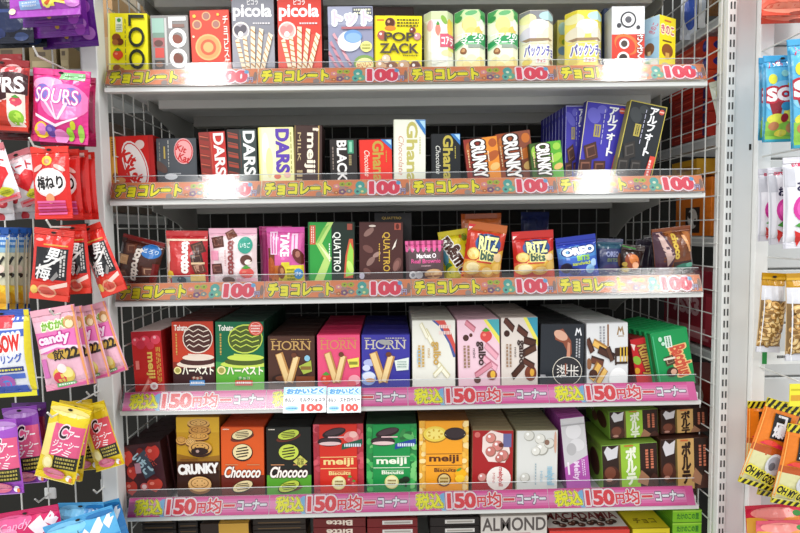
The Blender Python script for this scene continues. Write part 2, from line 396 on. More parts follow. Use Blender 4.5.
def bag(name, label, TL, TR, yb, Y, Tk, base, art=(), sh=None, seal=None, bseal=None, st=.011, sb=.011, cat='bag', yaw=0, lean=0, group=None, seed=1, back=None, kind='f', cr=1.0):
    """a pillow bag; yb = bottom of the bag in the picture (hanging) or of what shows of it (standing on shelf sh)"""
    A, B = at(*TL, Y), at(*TR, Y); w = (B-A).length; a = math.atan2(B.z-A.z, B.x-A.x); M = (A+B)/2; mx = (TL[0]+TR[0])/2
    hv = (M.z-at(mx, yb, Y).z)/math.cos(a)
    h = hv if sh is None else (min(A.z, B.z)-DECK[sh]-.0006)/math.cos(a)
    c = M+Vector((math.sin(a), 0, -math.cos(a)))*h
    e = empty(name, (c.x, Y, c.z), (-lean, -a, yaw)); tag(e, label, cat, group)
    rnd = random.Random(seed); NU, NV = 12, 14; hb = h-st-sb
    ph = [rnd.random()*6.28 for _ in range(6)]
    def bulge(u, v):
        f = (math.sin(math.pi*u)**.6)*(math.sin(math.pi*v)**.5)
        n = .10*math.sin(9*u+4*v+ph[0])+.08*math.sin(13*v-5*u+ph[1])+.06*math.sin(17*u+ph[2])*math.sin(11*v+ph[3])
        edge = .10*math.sin(26*u+ph[4])*(math.exp(-v*7)+math.exp(-(1-v)*7))
        return Tk*f*(1+cr*n)+Tk*cr*edge*math.sin(math.pi*u)
    Hh = [[bulge(j/NU, i/NV) for j in range(NU+1)] for i in range(NV+1)]
    def xs(u, v): return (u-.5)*w*(1-.035*math.sin(math.pi*v))
    mb = MB(); bm_ = mat(base, kind)
    mb.grid([[(xs(j/NU, i/NV), -Hh[i][j]*.6, sb+hb*i/NV) for j in range(NU+1)] for i in range(NV+1)], bm_)
    mb.grid([[(xs(j/NU, i/NV), Hh[i][j]*.4, sb+hb*i/NV) for j in range(NU+1)] for i in range(NV+1)], mat(back or base, kind), flip=True)
    tsl, bsl = MB(), MB()
    for s_, z0, zz, cc in ((tsl, h-st, st, seal or base), (bsl, 0, sb, bseal or seal or base)):
        m = mat(cc, kind); n = 8
        s_.grid([[(xs(j/6, 0), -.0012-.0004*(i % 2), z0+zz*i/n) for j in range(7)] for i in range(n+1)], m)
        s_.grid([[(xs(j/6, 0), .0004-.0003*(i % 2), z0+zz*i/n) for j in range(7)] for i in range(n+1)], m, flip=True)
    def surf(x, z):
        u = min(max(x/w, 0), 1)*NU; v = min(max((z-sb)/hb, 0), 1)*NV
        j, i = min(int(u), NU-1), min(int(v), NV-1); fu, fv = u-j, v-i
        H0 = Hh[i][j]*(1-fu)+Hh[i][j+1]*fu; H1 = Hh[i+1][j]*(1-fu)+Hh[i+1][j+1]*fu
        return (H0*(1-fv)+H1*fv)*.6
    for k, (cc, g) in enumerate(polys(art, w, hv, h)):
        m = mat(cc, kind); off = .00045+.00008*k
        for q in g:
            q = clip(q, 0, .0008, w-.0008)
            if not q: continue
            zlo, zhi = min(p[1] for p in q), max(p[1] for p in q)
            if zhi > h-st:
                t = clip(q, 1, h-st, h-.0006)
                if t: tsl.face([(xs(x/w, 0), -.0018-.00008*k, z) for x, z in t], m)
            if zlo < sb:
                t = clip(q, 1, .0006, sb)
                if t: bsl.face([(xs(x/w, 0), -.0018-.00008*k, z) for x, z in t], m)
            q = clip(q, 1, sb, h-st)
            if not q: continue
            j0, j1 = int(min(p[0] for p in q)/w*NU), int(max(p[0] for p in q)/w*NU)
            for j in range(j0, j1+1):
                qj = clip(q, 0, j*w/NU, (j+1)*w/NU) if j0 != j1 else q
                if not qj: continue
                i0, i1 = int((min(p[1] for p in qj)-sb)/hb*NV), int((max(p[1] for p in qj)-sb)/hb*NV)
                for i in range(i0, i1+1):
                    qq = clip(qj, 1, sb+i*hb/NV, sb+(i+1)*hb/NV) if i0 != i1 else qj
                    if qq: mb.face([(xs(x/w, (z-sb)/hb), -surf(x, z)-off, z) for x, z in qq], m)
    if sh is None and st >= .01 and 'hang' not in name:
        hb_ = MB(); hb_.face([(.0045*math.cos(k*.6283), -.0032, h-st*.55+.0022*math.sin(k*.6283)) for k in range(10)], mat('2a2624', 'k'))
    else: hb_ = None
    o = mb.obj('pouch', e); ts = tsl.obj('top_seal', e); bsl.obj('bottom_seal', e)
    if hb_: hb_.obj('hang_hole', ts)
    return e
def hook(px, py, label, Y1=-.16, Y0=.01, tagc=None):
    p = at(px, py, Y1); e = empty('peg_hook', (p.x, Y0, p.z)); tag(e, label, 'hook', 'wire hooks that carry the bags')
    mb = MB(); mb.rod((0, 0, 0), (0, Y1-Y0, 0), .0017, WIRE); pr = mb.obj('prong', e); mb = MB(); mb.rod((0, Y1-Y0, -.0005), (0, Y1-Y0-.012, .012), .0017, WIRE); mb.obj('tip', pr)
    mb = MB(); mb.box(-.012, -.004, -.012, .012, 0, .012, WHITE if tagc is None else mat(tagc, 'm'), ch=.002); mb.obj('back_clip', e)
    return e
# little pictures used on many packs
def biscuit(u, v, ru, rv, c, d, n=5, rim=None, rot=0):
    o = [E(u, v, ru, rv, rim or d, rot), E(u, v+rv*.06, ru*.92, rv*.88, c, rot)]
    for k in range(n):
        t = -.6+1.2*k/max(1, n-1); o.append(P([(u-ru*.62*math.sqrt(1-t*t), v+rv*t*.8), (u+ru*.6*math.sqrt(1-t*t), v+rv*(t*.8+.22)), (u+ru*.6*math.sqrt(1-t*t), v+rv*(t*.8+.06)), (u-ru*.62*math.sqrt(1-t*t), v+rv*(t*.8-.12))], d))
    return o
def cookie(u, v, ru, rv, c, d):
    return [E(u, v-rv*.35, ru, rv, d), E(u, v, ru, rv, c), E(u, v+rv*.1, ru*.78, rv*.68, d), E(u, v+rv*.12, ru*.7, rv*.6, c)]+[E(u+ru*.4*math.cos(k*1.05), v+rv*.12+rv*.34*math.sin(k*1.05), ru*.07, rv*.08, d, n=6) for k in range(6)]
def choc(u, v, s, r=0, c='5a3222', hl='8a5a3e'):
    ca, sa = math.cos(math.radians(r)), math.sin(math.radians(r))
    f = lambda a, b, k=1: (u+s*k*(a*ca-b*sa), v+s*k*(a*sa+b*ca)*.8)
    return [P([f(-1, -1), f(1, -1), f(1, 1), f(-1, 1)], c), P([f(-.7, -.6), f(.7, -.6), f(.7, .7), f(-.7, .7)], hl), P([f(-.5, -.5), f(.65, -.5), f(.65, .5), f(-.5, .5)], c)]
def ball(u, v, r, c, hl='f6eeee', sh='9a6a5a'):
    return [O(u, v, r, sh, 16), O(u-r*.08, v+r*.06, r*.88, c, 16), O(u-r*.3, v+r*.25, r*.28, hl, 10)]
def berry(u, v, ru, rv, c='d8402f', leaf='4f9a3a'):
    return [E(u, v, ru, rv, c), P([(u-ru*.8, v-rv*.5), (u+ru*.8, v-rv*.5), (u, v-rv*1.25)], c), E(u-ru*.3, v+rv*.2, ru*.3, rv*.25, 'f08a78'), P([(u-ru*.7, v+rv*.9), (u, v+rv*1.5), (u+ru*.7, v+rv*.9), (u, v+rv*.7)], leaf)]
def wafer(u0, v0, u1, v1, wd, c='e6c07a', d='b98a48'):
    dx, dy = u1-u0, v1-v0; L = math.hypot(dx, dy); nx, ny = -dy/L*wd, dx/L*wd
    q = lambda t, s: (u0+dx*t+nx*s, v0+dy*t+ny*s)
    o = [P([q(0, -1), q(1, -1), q(1, 1), q(0, 1)], d), P([q(.02, -.8), q(.98, -.8), q(.98, .5), q(.02, .5)], c)]
    return o
def stick(u0, v0, u1, v1, wd, c='f0e2c4', d='c08a50', n=7):
    dx, dy = u1-u0, v1-v0; L = math.hypot(dx, dy); nx, ny = -dy/L*wd, dx/L*wd
    q = lambda t, s: (u0+dx*t+nx*s, v0+dy*t+ny*s)
    o = [P([q(0, -1), q(1, -1), q(1, 1), q(0, 1)], c)]
    for k in range(n): t = (k+.3)/n; o.append(P([q(t, -1), q(t+.25/n, -1), q(t+.75/n, 1), q(t+.5/n, 1)], d))
    return o
def small_print(u0, v0, u1, v1, c, n=3, rot=False):
    """lines of print too small to read: short dashes"""
    o = []; r = random.Random(int(u0*999+v0*77))
    for k in range(n):
        if rot:
            a = u0+(u1-u0)*(k+.2)/n; b = a+(u1-u0)*.55/n; t = v1
            while t > v0: s = (v1-v0)*(.06+.08*r.random()); o.append(R(a, max(v0, t-s), b, t, c)); t -= s+(v1-v0)*.04
        else:
            a = v1-(v1-v0)*(k+.8)/n; b = a+(v1-v0)*.55/n; t = u0
            while t < u1: s = (u1-u0)*(.06+.08*r.random()); o.append(R(t, a, min(u1, t+s), b, c)); t += s+(u1-u0)*.04
    return o
# =============================================================== TOP SHELF
carton('chocolate_box', 'bright yellow chocolate box with big black vertical lettering, leftmost on the top shelf', (107, 13), (147.5, 13.5), 72, .032, .03, 'f2e60f', [
    R(.0, .0, .05, 1, 'fdf6a0'), R(.2, .68, .37, .93, 'eef4d8'), O(.285, .88, .05, '4f9a4a'), small_print(.22, .70, .35, .82, '9aa890', 3),
    E(.22, .58, .11, .07, '8a4a1e'), E(.3, .51, .1, .06, '6e3614'), E(.19, .5, .08, .05, 'a5622c'), berry(.25, .29, .13, .08, 'dd4a22'), E(.22, .06, .1, .06, '9a5a24'), E(.33, .02, .08, .05, 'c48a3c'),
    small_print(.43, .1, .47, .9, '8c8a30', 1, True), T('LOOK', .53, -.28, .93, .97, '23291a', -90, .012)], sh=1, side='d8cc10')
carton('chocolate_box', 'grey chocolate box with big white vertical lettering beside the yellow box', (149.5, 15.5), (188, 15), 71, .032, .03, '8d8a88', [
    R(.04, .68, .36, .95, '9fc4b4'), R(.06, .58, .36, .69, '7d9a8a'), R(.06, .44, .36, .6, 'b06a6a'), E(.2, .5, .12, .06, '6a4a44'), R(.1, .24, .34, .42, 'd4544c'), R(.08, .04, .34, .2, '4a4440'), E(.2, .12, .1, .05, '8a6048'),
    R(.37, .1, .43, .95, 'c9c9c6'), O(.68, .55, .15, '8a4a3a'), O(.68, .21, .15, '7a4436'), R(.55, .78, .9, .84, '8a6a60'),
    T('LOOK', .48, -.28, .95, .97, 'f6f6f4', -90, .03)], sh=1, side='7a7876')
carton('biscuit_box', 'red biscuit box dotted with round biscuits, third on the top shelf', (188.8, 10.5), (229, 9.5), 70, .034, .04, 'd5432e', [
    O(.42, .9, .11, 'eab07a'), O(.42, .9, .085, 'a8746a'), O(.18, .76, .12, 'eab07a'), O(.18, .76, .09, 'a8746a'), O(.66, .76, .11, 'eab07a'), O(.66, .76, .085, 'a8746a'),
    O(.44, .38, .33, 'f0b878'), O(.44, .38, .29, 'e8a060'), O(.44, .38, .2, 'd8603c'), O(.44, .38, .13, 'f0b070'), O(.2, .02, .12, 'eab07a'), O(.2, .02, .09, '98686a'), O(.62, .02, .12, 'eab07a'), O(.62, .02, .09, '98686a'),
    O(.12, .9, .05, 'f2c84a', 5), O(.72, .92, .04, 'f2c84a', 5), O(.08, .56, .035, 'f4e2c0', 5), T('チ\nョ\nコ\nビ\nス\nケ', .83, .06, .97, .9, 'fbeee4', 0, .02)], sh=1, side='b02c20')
def picola(label, x0, y0, x1, base, mid, dk, ring, fill):
    carton('cream_roll_box', label, (x0, y0), (x1, y0), 67, .034, .035, base, [
        P([(0, .9), (0, 1), (.16, 1)], 'd6403a' if base != 'd63a2c' else 'f4dcd4'), R(0, 0, 1, .45, mid),
        R(.38, .955, .62, .975, 'f3f0f0'), T('ピコラ', .37, .85, .63, .925, 'f6f4f4', 0, .03), T('picola', .03, .63, .95, .87, 'fbfafa', 0, .045),
        O(.22, .5, .2, 'f3e6da'), O(.22, .5, .165, fill), E(.15, .5, .09, .07, ring, 30), E(.27, .52, .08, .06, ring, -20), E(.21, .45, .06, .04, 'f6efe8'),
        small_print(.5, .58, .9, .62, 'd8d4d6', 1),
        stick(.12, .38, .3, -.1, .045), stick(.3, .42, .38, -.1, .045), stick(.5, .55, .48, -.1, .05), stick(.7, .52, .58, -.1, .05), stick(.92, .45, .68, -.1, .05)], sh=1, side=dk)
picola('tall grey box of striped cream rolls with white lettering beside the red one', 230.5, -6, 274, '85858f', '9c9ba4', '4c3034', '5a545e', 'b0abb2')
picola('tall red box of striped cream rolls with white lettering', 276.5, -6, 321.5, 'd63a2c', 'dd5240', '5a1c1c', 'e88a88', 'f0b4ac')
carton('biscuit_stick_box', 'greyish blue box with pastel lettering and pink sticks, right of the red cream roll box', (327, 6.5), (373, 6), 67, .034, .04, '9294ae', [
    R(0, .7, 1, 1, 'a3a6bd'), R(.55, .85, .98, .98, '5a5c70'), small_print(.58, .86, .96, .97, 'e8e8c8', 2), T('トット', .12, .68, .96, .92, 'e9c8d8', 0, .05, (('f4f6fa', .12),)), R(.62, .69, .98, .86, 'a3a6bd') if False else R(.02, .66, .04, .68, 'a3a6bd'),
    stick(.05, .42, .35, -.05, .028, 'c98a98', '8e5664', 3), stick(.0, .25, .22, -.05, .028, 'c98a98', '8e5664', 3), stick(.12, .55, .5, .02, .028, 'd8a0aa', '8e5664', 3),
    E(.47, .42, .26, .17, 'dfe6f0'), E(.42, .4, .2, .14, 'f2f2f4'), E(.55, .5, .2, .11, '6e9ad0'), E(.56, .48, .17, .08, '8eb4de'), R(.3, .62, .98, .66, 'b06a72'), E(.84, .33, .13, .09, 'f0ea8a'), small_print(.75, .28, .93, .38, 'a0a050', 2),
    E(.8, .05, .24, .14, '7fa054'), E(.8, .03, .2, .11, 'f0e4a0'), T('おいしい', .62, -.02, .97, .08, 'd8503c', 14, .03)], sh=1, side='55586c')
carton('chocolate_box', 'dark brown box standing behind the yellow chocolate ball box', (372.5, 7), (414, 7), None, .085, .03, '2e1712', [R(.3, .88, .55, .9, 'b09060')], sh=1)
carton('chocolate_box', 'yellow chocolate ball box with two rows of big brown letters', (374.2, 15.5), (422.5, 16), 68, .034, .04, 'f2e116', [
    R(0, 0, .03, 1, 'c8b40c'), R(.05, .9, .2, .93, 'd8702c'), ball(.33, .86, .11, '5a2c18', 'c89878'), E(.33, .76, .12, .05, 'd8842c'), small_print(.47, .78, .93, .95, '5c5418', 3),
    ball(.16, .62, .1, 'b05a4c'), ball(.8, .72, .07, '7a3a24'), ball(.9, .6, .08, 'c89090'),
    ball(.15, .04, .13, 'd8b08a'), ball(.38, .0, .13, '8a5a3c'), ball(.62, .02, .14, 'caa27e'), ball(.86, .02, .12, '6e3a24'), ball(.25, .16, .1, 'e0c8a8'),
    T('POP', .2, .5, .84, .68, '4a4030', 0, .045), T('ZACK', .1, .27, .94, .47, '524838', 0, .045), small_print(.6, .21, .92, .25, '5c5418', 1)], sh=1, side='c8b80e')
def hexbox(name, label, x0, x1, y0, yv, base, art, Y=.036, side=None):
    """six-sided drum: three faces seen from the front"""
    A, B = at(x0, y0, Y), at(x1, y0, Y); w = B.x-A.x-.001; z0 = DECK[1]+.0004; h = A.z-z0; hv = A.z-at((x0+x1)/2, yv, Y).z
    e = empty(name, ((A.x+B.x)/2, Y, z0)); tag(e, label, 'box', 'six-sided biscuit boxes on the top shelf')
    d = w*.34; X = [-w/2, -w*.27, w*.27, w/2]; pr = [(X[0], d), (X[1], 0), (X[2], 0), (X[3], d), (X[2], 2*d), (X[1], 2*d)]
    hh = [h, h+.0015, h+.0015, h, h, h]; hc = w*.16
    mb = MB(); m = mat(base)
    for i in range(6):
        a, b = pr[i], pr[(i+1) % 6]; mb.face([(a[0], a[1], 0), (b[0], b[1], 0), (b[0], b[1], h), (a[0], a[1], h)], m)
    def fn(x, z, o):
        xx = x-w/2
        yy = 0 if abs(xx) <= w*.27 else (abs(xx)-w*.27)/(w*.23)*d
        return (xx, yy-o, z)
    for k, (c, g) in enumerate(polys(art, w, hv, h)):
        for q in g:
            q = clip(q, 1, .0004, h)
            for lo, hi in ((.0004, w*.23), (w*.23, w*.77), (w*.77, w-.0004)):
                t = clip(q, 0, lo, hi) if q else []
                if t: mb.face([fn(x, z, .0002+STEP*(k+1)) for x, z in t], mat(c))
    mb.obj('carton', e)
    lid = MB(); lid.face([(a*.99, b*.97+.0006, h) for a, b in pr], m); lid.face([(a*.96, b*.9+.003, h+.002) for a, b in pr], m)
    for i in range(6):
        a, b = pr[i], pr[(i+1) % 6]; lid.face([(a[0]*.99, a[1]*.97+.0006, h), (b[0]*.99, b[1]*.97+.0006, h), (b[0]*.96, b[1]*.9+.003, h+.002), (a[0]*.96, a[1]*.9+.003, h+.002)], m)
    lid.obj('top_flap', e)
    return e
hexbox('biscuit_box', 'white six-sided biscuit box with a pink label at its right edge', 424, 454.5, 11.5, 67, 'eef0e2', [
    R(.78, .3, 1, 1, 'dfe07a'), R(0, .86, 1, 1, 'd4e0b0'), E(.2, .75, .1, .1, 'e8b8b8'), berry(.45, .68, .09, .1, 'e88a7a'), E(.66, .85, .08, .09, '8ab84a', 30), E(.3, .4, .2, .15, 'f6f6f0'), E(.55, .2, .25, .12, 'f4f0e0'), E(.86, .72, .1, .16, 'e8c850'),
    R(.52, .36, 1, .6, 'd86078'), T('コアラ', .56, .4, .98, .55, 'fdf6f6', 0, .05), E(.75, .25, .2, .06, 'f0e2a8'), E(.3, .1, .15, .06, 'e6e6d8')])
def koala(label, x0, x1, y0):
    hexbox('biscuit_box', label, x0, x1, y0, 67, 'eef2d8', [
        R(0, .8, 1, 1, 'cfe6a8'), P([(0, 1), (.3, 1), (0, .82)], '4fa860'), P([(1, 1), (.72, 1), (1, .8)], '5fb46c'), E(.5, .95, .2, .04, '6cb878', 10), E(.12, .86, .1, .05, '3f9a52', 40), E(.9, .88, .1, .05, '3f9a52', -40),
        E(.44, .74, .24, .15, 'f0dc90'), E(.5, .6, .2, .1, 'ecd27c'), E(.75, .62, .14, .09, 'e8c864'), E(.85, .75, .1, .1, 'f6f8ee'),
        P([(0, .34), (.3, .41), (1, .38), (1, .62), (.5, .56), (0, .46)], '2f9a5a'), P([(.02, .32), (.3, .40), (1, .37), (1, .40), (.3, .43), (.02, .35)], '8ecf9a'), T('コアラの\nマーチ', .06, .38, .94, .6, 'f6fbf4', 0, .04),
        R(.4, .34, .95, .4, '9aa89a'), E(.25, .28, .1, .06, '8a5a38', 35), E(.24, .29, .06, .03, 'c89868', 35),
        E(.2, .1, .16, .08, 'f2e6b0'), E(.5, .14, .16, .08, 'f6ecc0'), E(.8, .1, .16, .08, 'ecd890'), E(.65, .03, .16, .07, 'f2e0a4'), E(.35, .02, .16, .07, 'ecdc98')])
koala('green and white six-sided biscuit box, left of the two alike', 455.2, 487, 10)
koala('green and white six-sided biscuit box, right of the two alike', 489, 520.5, 10)
def puff(label, x0, x1, y0, b, c2, lt, yv=64, Y=.036):
    hexbox('biscuit_box', label, x0, x1, y0, yv, b, [
        R(0, .8, 1, 1, lt), E(.2, .85, .22, .09, 'f4f0b0'), E(.75, .9, .25, .08, 'b8e0e4'), E(.5, .7, .3, .14, 'f6f2e6'), E(.22, .55, .22, .14, c2), E(.8, .55, .2, .14, 'f2e8c8'),
        P([(.15, .42), (.85, .44), (.95, .49), (.05, .48)], '9a8064'), R(.06, .38, .96, .4, 'e0d8b8'),
        T('パックンチョ', .1, .14, .97, .36, '5a58b0', 0, .05, (('fbfbf4', .12),)), R(.4, .02, .72, .11, 'f4f0e8'), T('チョコ', .44, .03, .68, .1, 'd0505a', 0, .04), E(.18, .05, .12, .06, 'e6d070'), E(.9, .06, .08, .05, '8a6a50')], Y=Y)
puff('pale six-sided puff box with blue lettering and a grey top, left of the two', 521.6, 556.5, 10.5, 'f0ecd0', 'd8d4e0', '8a8a8e')
carton('biscuit_box', 'small pale yellow and blue box standing behind the two pale puff boxes', (557, 20), (569, 20), 64, .10, .03, 'e6dc78', [E(.5, .8, .4, .15, 'b0d8d0'), E(.5, .55, .35, .12, 'e0d040'), E(.6, .5, .2, .06, '8aa83c'), E(.5, .3, .4, .1, '7aa0c8'), E(.4, .1, .4, .1, 'f0ecc0')], sh=1, side='d0c860')
puff('yellow six-sided puff box with blue lettering, right of the two', 568.4, 606.5, 10.5, 'f2e26a', 'e8e0c8', 'e8d840', 63)
carton('chocolate_box', 'dark blue box edge showing between the yellow puff box and white biscuit box', (603.5, 8.5), (611.5, 8.5), 63, .09, .03, '35466a', [E(.5, .85, .35, .06, '8a9ad0'), E(.6, .6, .3, .1, '5a3a3a')], sh=1)
carton('biscuit_box', 'white and red biscuit box with white vertical lettering and black rimmed biscuits', (611.4, 6.5), (645.3, 6), 62, .034, .04, 'eceef0', [
    R(0, -.5, 1, .5, 'd63c2a'), E(.45, .32, .28, .24, 'e87838', 60), E(.42, .3, .24, .19, 'd63c2a', 60), O(.38, .33, .15, 'f6f2ee'), O(.38, .33, .10, '4a4038'), O(.35, .07, .19, 'f6f2ee'), O(.35, .07, .13, '38302c'),
    O(.5, .76, .24, '34343a'), O(.5, .76, .19, 'f4f4f4'), O(.5, .76, .1, '55555c'), O(.22, .66, .07, '3a3a40'), O(.8, .62, .06, '3a3a40'),
    T('さ\nく\nさ\nく', .76, .04, .96, .5, 'fbf4f0', 0, .03, (('8a1c18', .07),))], sh=1, side='b8babc')
# corner-on box: its blue and yellow faces both show
p = at(660, 14, .03); q = at(645, 17, .05)
e = empty('biscuit_box', (p.x, .032, DECK[1]+.0004), (0, 0, math.radians(-60))); tag(e, 'small corner-on box with light blue and yellow faces, rightmost on the top shelf', 'box')
hh = p.z-DECK[1]; mb = MB(); mb.box(-.05, 0, 0, 0, .055, hh, mat('a8d0e6'), ch=.0008, front=mat('a8d0e6'), top=mat('e8e27a'))
print_flat(mb, [R(0, .6, 1, 1, 'bcdcee'), T('きのこ', .52, .7, .95, .85, 'd88a9a', 60, .04), E(.55, .4, .24, .12, '8a5a38'), R(.48, .28, .62, .36, 'e8c890'), R(.3, .0, 1, .2, 'd8e4c0'), E(.4, .1, .2, .1, '7fae5a'), E(.8, .08, .18, .1, 'f0eee0')], .05, hh*.83, hh, lambda x, z, o: (x-.05, -o, z))
print_flat(mb, [R(0, -.3, 1, 1, 'f0dc1c'), T('きのこ', .1, .66, .9, .84, 'c85a78', 0, .05, (('fbf4c0', .1),)), R(.2, .52, .75, .55, '6a4a20'), E(.5, .36, .34, .13, '8a5020'), R(.38, .2, .62, .32, 'd8a850'), E(.4, .05, .28, .08, 'c8b890'), R(.3, .9, .7, .93, 'd07038')], .055, hh*.83, hh, lambda x, z, o: (o, x, z))
mb.obj('carton', e); fb = MB(); fb.box(-.0485, .0015, hh, -.0015, .0535, hh+.0006, mat('f0e040')); fb.obj('top_flap', e)

# =============================================================== SECOND SHELF
carton('wafer_box', 'bright red wafer bar box with white oval, leftmost on the second shelf', (104, 137), (153, 135), 181, .050, .05, 'd6221c', [
    R(.08, -.5, .22, 1, 'eeb048'), small_print(.12, .55, .19, .95, '8a5a20', 1, True), E(.17, .12, .06, .08, '8a4a28'), E(.26, .02, .12, .07, 'd89a60'),
    E(.6, .36, .24, .55, 'f4e4e0', 16), E(.72, .8, .1, .1, 'f0d8d0', 30), E(.6, .36, .215, .51, 'd6221c', 16), E(.6, .36, .2, .48, 'f6eeea', 16), T('Kit', .3, .38, .64, .64, 'd6221c', -32, .05), T('Kat', .36, .0, .76, .28, 'd6221c', -30, .05),
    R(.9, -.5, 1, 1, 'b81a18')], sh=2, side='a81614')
carton('wafer_box', 'charcoal wafer bar box with a small red oval, second on the second shelf', (155.5, 138.5), (196.5, 138), 179, .050, .045, '464c52', [
    small_print(.06, .2, .1, .9, '8a8a80', 1, True), R(.18, .5, .22, .8, 'c0a850'), small_print(.28, .3, .32, .95, 'b8b8b0', 1, True), E(.68, .68, .24, .32, 'e0a8a8'), E(.68, .68, .225, .29, 'd8383c'), E(.68, .68, .2, .26, 'e8a4a4'),
    T('Kit', .5, .66, .76, .82, 'c81e24', -22, .04), T('Kat', .54, .42, .84, .6, 'c81e24', -22, .04), E(.1, .3, .1, .2, '5a4038', 50), E(.35, .06, .16, .08, 'c8ccd0'), small_print(.4, .1, .6, .16, 'b0b4b8', 1)], sh=2, side='2c3034')
def dars(label, TL, TR, yv, base, left, cc, tc, extra, side):
    carton('chocolate_box', label, TL, TR, yv, .034, .03, base, [R(0, -.5, .42, 1, left)]+[P([(.03, .95-k*.2), (.36, .9-k*.2), (.38, .8-k*.2), (.05, .84-k*.2)], cc) for k in range(6)]+
        [P([(.03, .93-k*.2), (.36, .88-k*.2), (.36, .86-k*.2), (.03, .90-k*.2)], extra) for k in range(6)]+[T('DARS', .54, .05, .95, .97, tc, -90, .04), R(.45, .2, .48, .9, extra)], sh=2, side=side)
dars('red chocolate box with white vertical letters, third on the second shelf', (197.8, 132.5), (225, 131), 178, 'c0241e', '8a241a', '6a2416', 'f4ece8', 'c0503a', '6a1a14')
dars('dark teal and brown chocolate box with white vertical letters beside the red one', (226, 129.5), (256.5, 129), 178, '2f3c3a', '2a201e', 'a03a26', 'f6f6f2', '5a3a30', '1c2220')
carton('chocolate_box', 'cream yellow chocolate box with purple vertical letters', (257.4, 127.5), (293.5, 127), 178, .034, .03, 'eeeaa8', [
    R(.1, -.4, .5, 1, 'f2efc8'), E(.2, .6, .1, .3, 'f8f6e0'), E(.3, .3, .1, .3, 'e8e0a0'), R(.0, -.5, .04, 1, 'd8d060'), E(.52, .03, .1, .05, 'd8705a'), E(.8, .06, .1, .06, 'e8b8a8'), E(.62, .55, .02, .35, 'd8d8c0'), T('DARS', .48, .1, .88, .97, '5a3aa8', -90, .05), small_print(.9, .1, .95, .9, 'a8a860', 1, True)], sh=2, side='c8c480', yaw=0)
carton('chocolate_box', 'brown milk chocolate box with cream rounded vertical lettering', (294, 125), (322.5, 125.5), 177, .034, .05, '3a1d16', [
    R(0, -.5, .04, 1, '8a7040'), R(.86, -.5, .9, 1, 'c8a860'), T('meiji', .36, .08, .76, .86, 'f2e6d0', -90, .03), T('MILK', .12, .3, .24, .86, 'c8b080', -90, .0), O(.82, .92, .06, 'e8dcc8'), R(.66, .9, .8, .95, 'e8dcc8'), small_print(.1, -.1, .3, .15, 'c8b080', 3)], sh=2, side='2a1410')
carton('chocolate_box', 'low black chocolate box with white vertical letters', (329, 139.5), (357, 139), 177, .034, .02, '1d1512', [
    T('BLACK', .26, -.12, .62, .97, 'f0ece8', -90, .03), R(.66, .62, .88, .97, '3a8a6a'), R(.72, .66, .82, .93, '8ac8a8'), small_print(.66, .3, .84, .58, '9a8a60', 1, True), small_print(.08, .2, .16, .8, '8a7a70', 1, True)], sh=2)
def ghana(label, TL, TR, yv, base, gold, script, side, rows, rl, Y=.034):
    carton('chocolate_box', label, TL, TR, yv, Y, .018, base, [
        T('Ghana', .4, -.1, .76, .97, gold, -90, .045), T('Chocolate', .16, .05, .32, .72, script, -90, .0, (), .3), small_print(.8, .4, .85, .7, gold, 1, True), P([(.66, 1), (1, 1), (1, .72)], '3a78b8'), P([(.8, .98), (.98, .98), (.98, .84)], 'a8d0e8'), R(0, 0, .02, 1, side)], sh=2, side=side, rows=rows, rl=rl)
ghana('red chocolate box with gold vertical letters and a blue corner', (358.2, 139.8), (392, 139), 178, 'dc2c1e', 'b89a40', 'f6e8d8', '6a1c18', 1, None)
ghana('tall white chocolate box with gold vertical letters standing above its neighbours', (393, 119.5), (426, 119.5), 178, 'e2e4d4', 'b8b060', 'c88a7a', 'b0b0a0', 1, None, Y=.033)
ghana('black chocolate box with gold vertical letters and a blue corner', (430.5, 134), (460.5, 133.5), 176, '14171b', 'b8a848', 'e0e0d8', '0e0e10', 1, None)
def crunky(label, TL, TR, yv, Y, base, c2, c3, side, rl):
    carton('chocolate_box', label, TL, TR, yv, Y, .017, base, [
        P([(.55, 1), (1, 1), (1, -.3), (.62, -.3)], c2), E(.8, .45, .22, .12, c3, 30), E(.85, .15, .15, .1, 'e0b870', 20), E(.15, .7, .1, .2, c3), E(.85, .82, .12, .12, c3), small_print(.08, .2, .14, .7, 'e0c090', 1, True),
        T('CRUNKY', .2, -.12, .62, .97, 'f6f4f0', -90, .05, (('3a1c14', .09),), 0), small_print(.66, .3, .72, .6, 'f0e0c0', 1, True)], sh=2, side=side)
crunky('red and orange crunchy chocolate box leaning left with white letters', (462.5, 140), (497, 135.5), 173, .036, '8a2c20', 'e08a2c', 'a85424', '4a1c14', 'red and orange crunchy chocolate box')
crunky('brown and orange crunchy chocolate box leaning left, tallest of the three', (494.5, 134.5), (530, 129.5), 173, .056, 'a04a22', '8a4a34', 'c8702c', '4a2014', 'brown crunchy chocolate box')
crunky('green crunchy chocolate box leaning left with white letters', (528.5, 144), (561, 140), 172, .036, '3a5a20', '58a832', '9ac84a', '1c3414', 'green crunchy chocolate box')
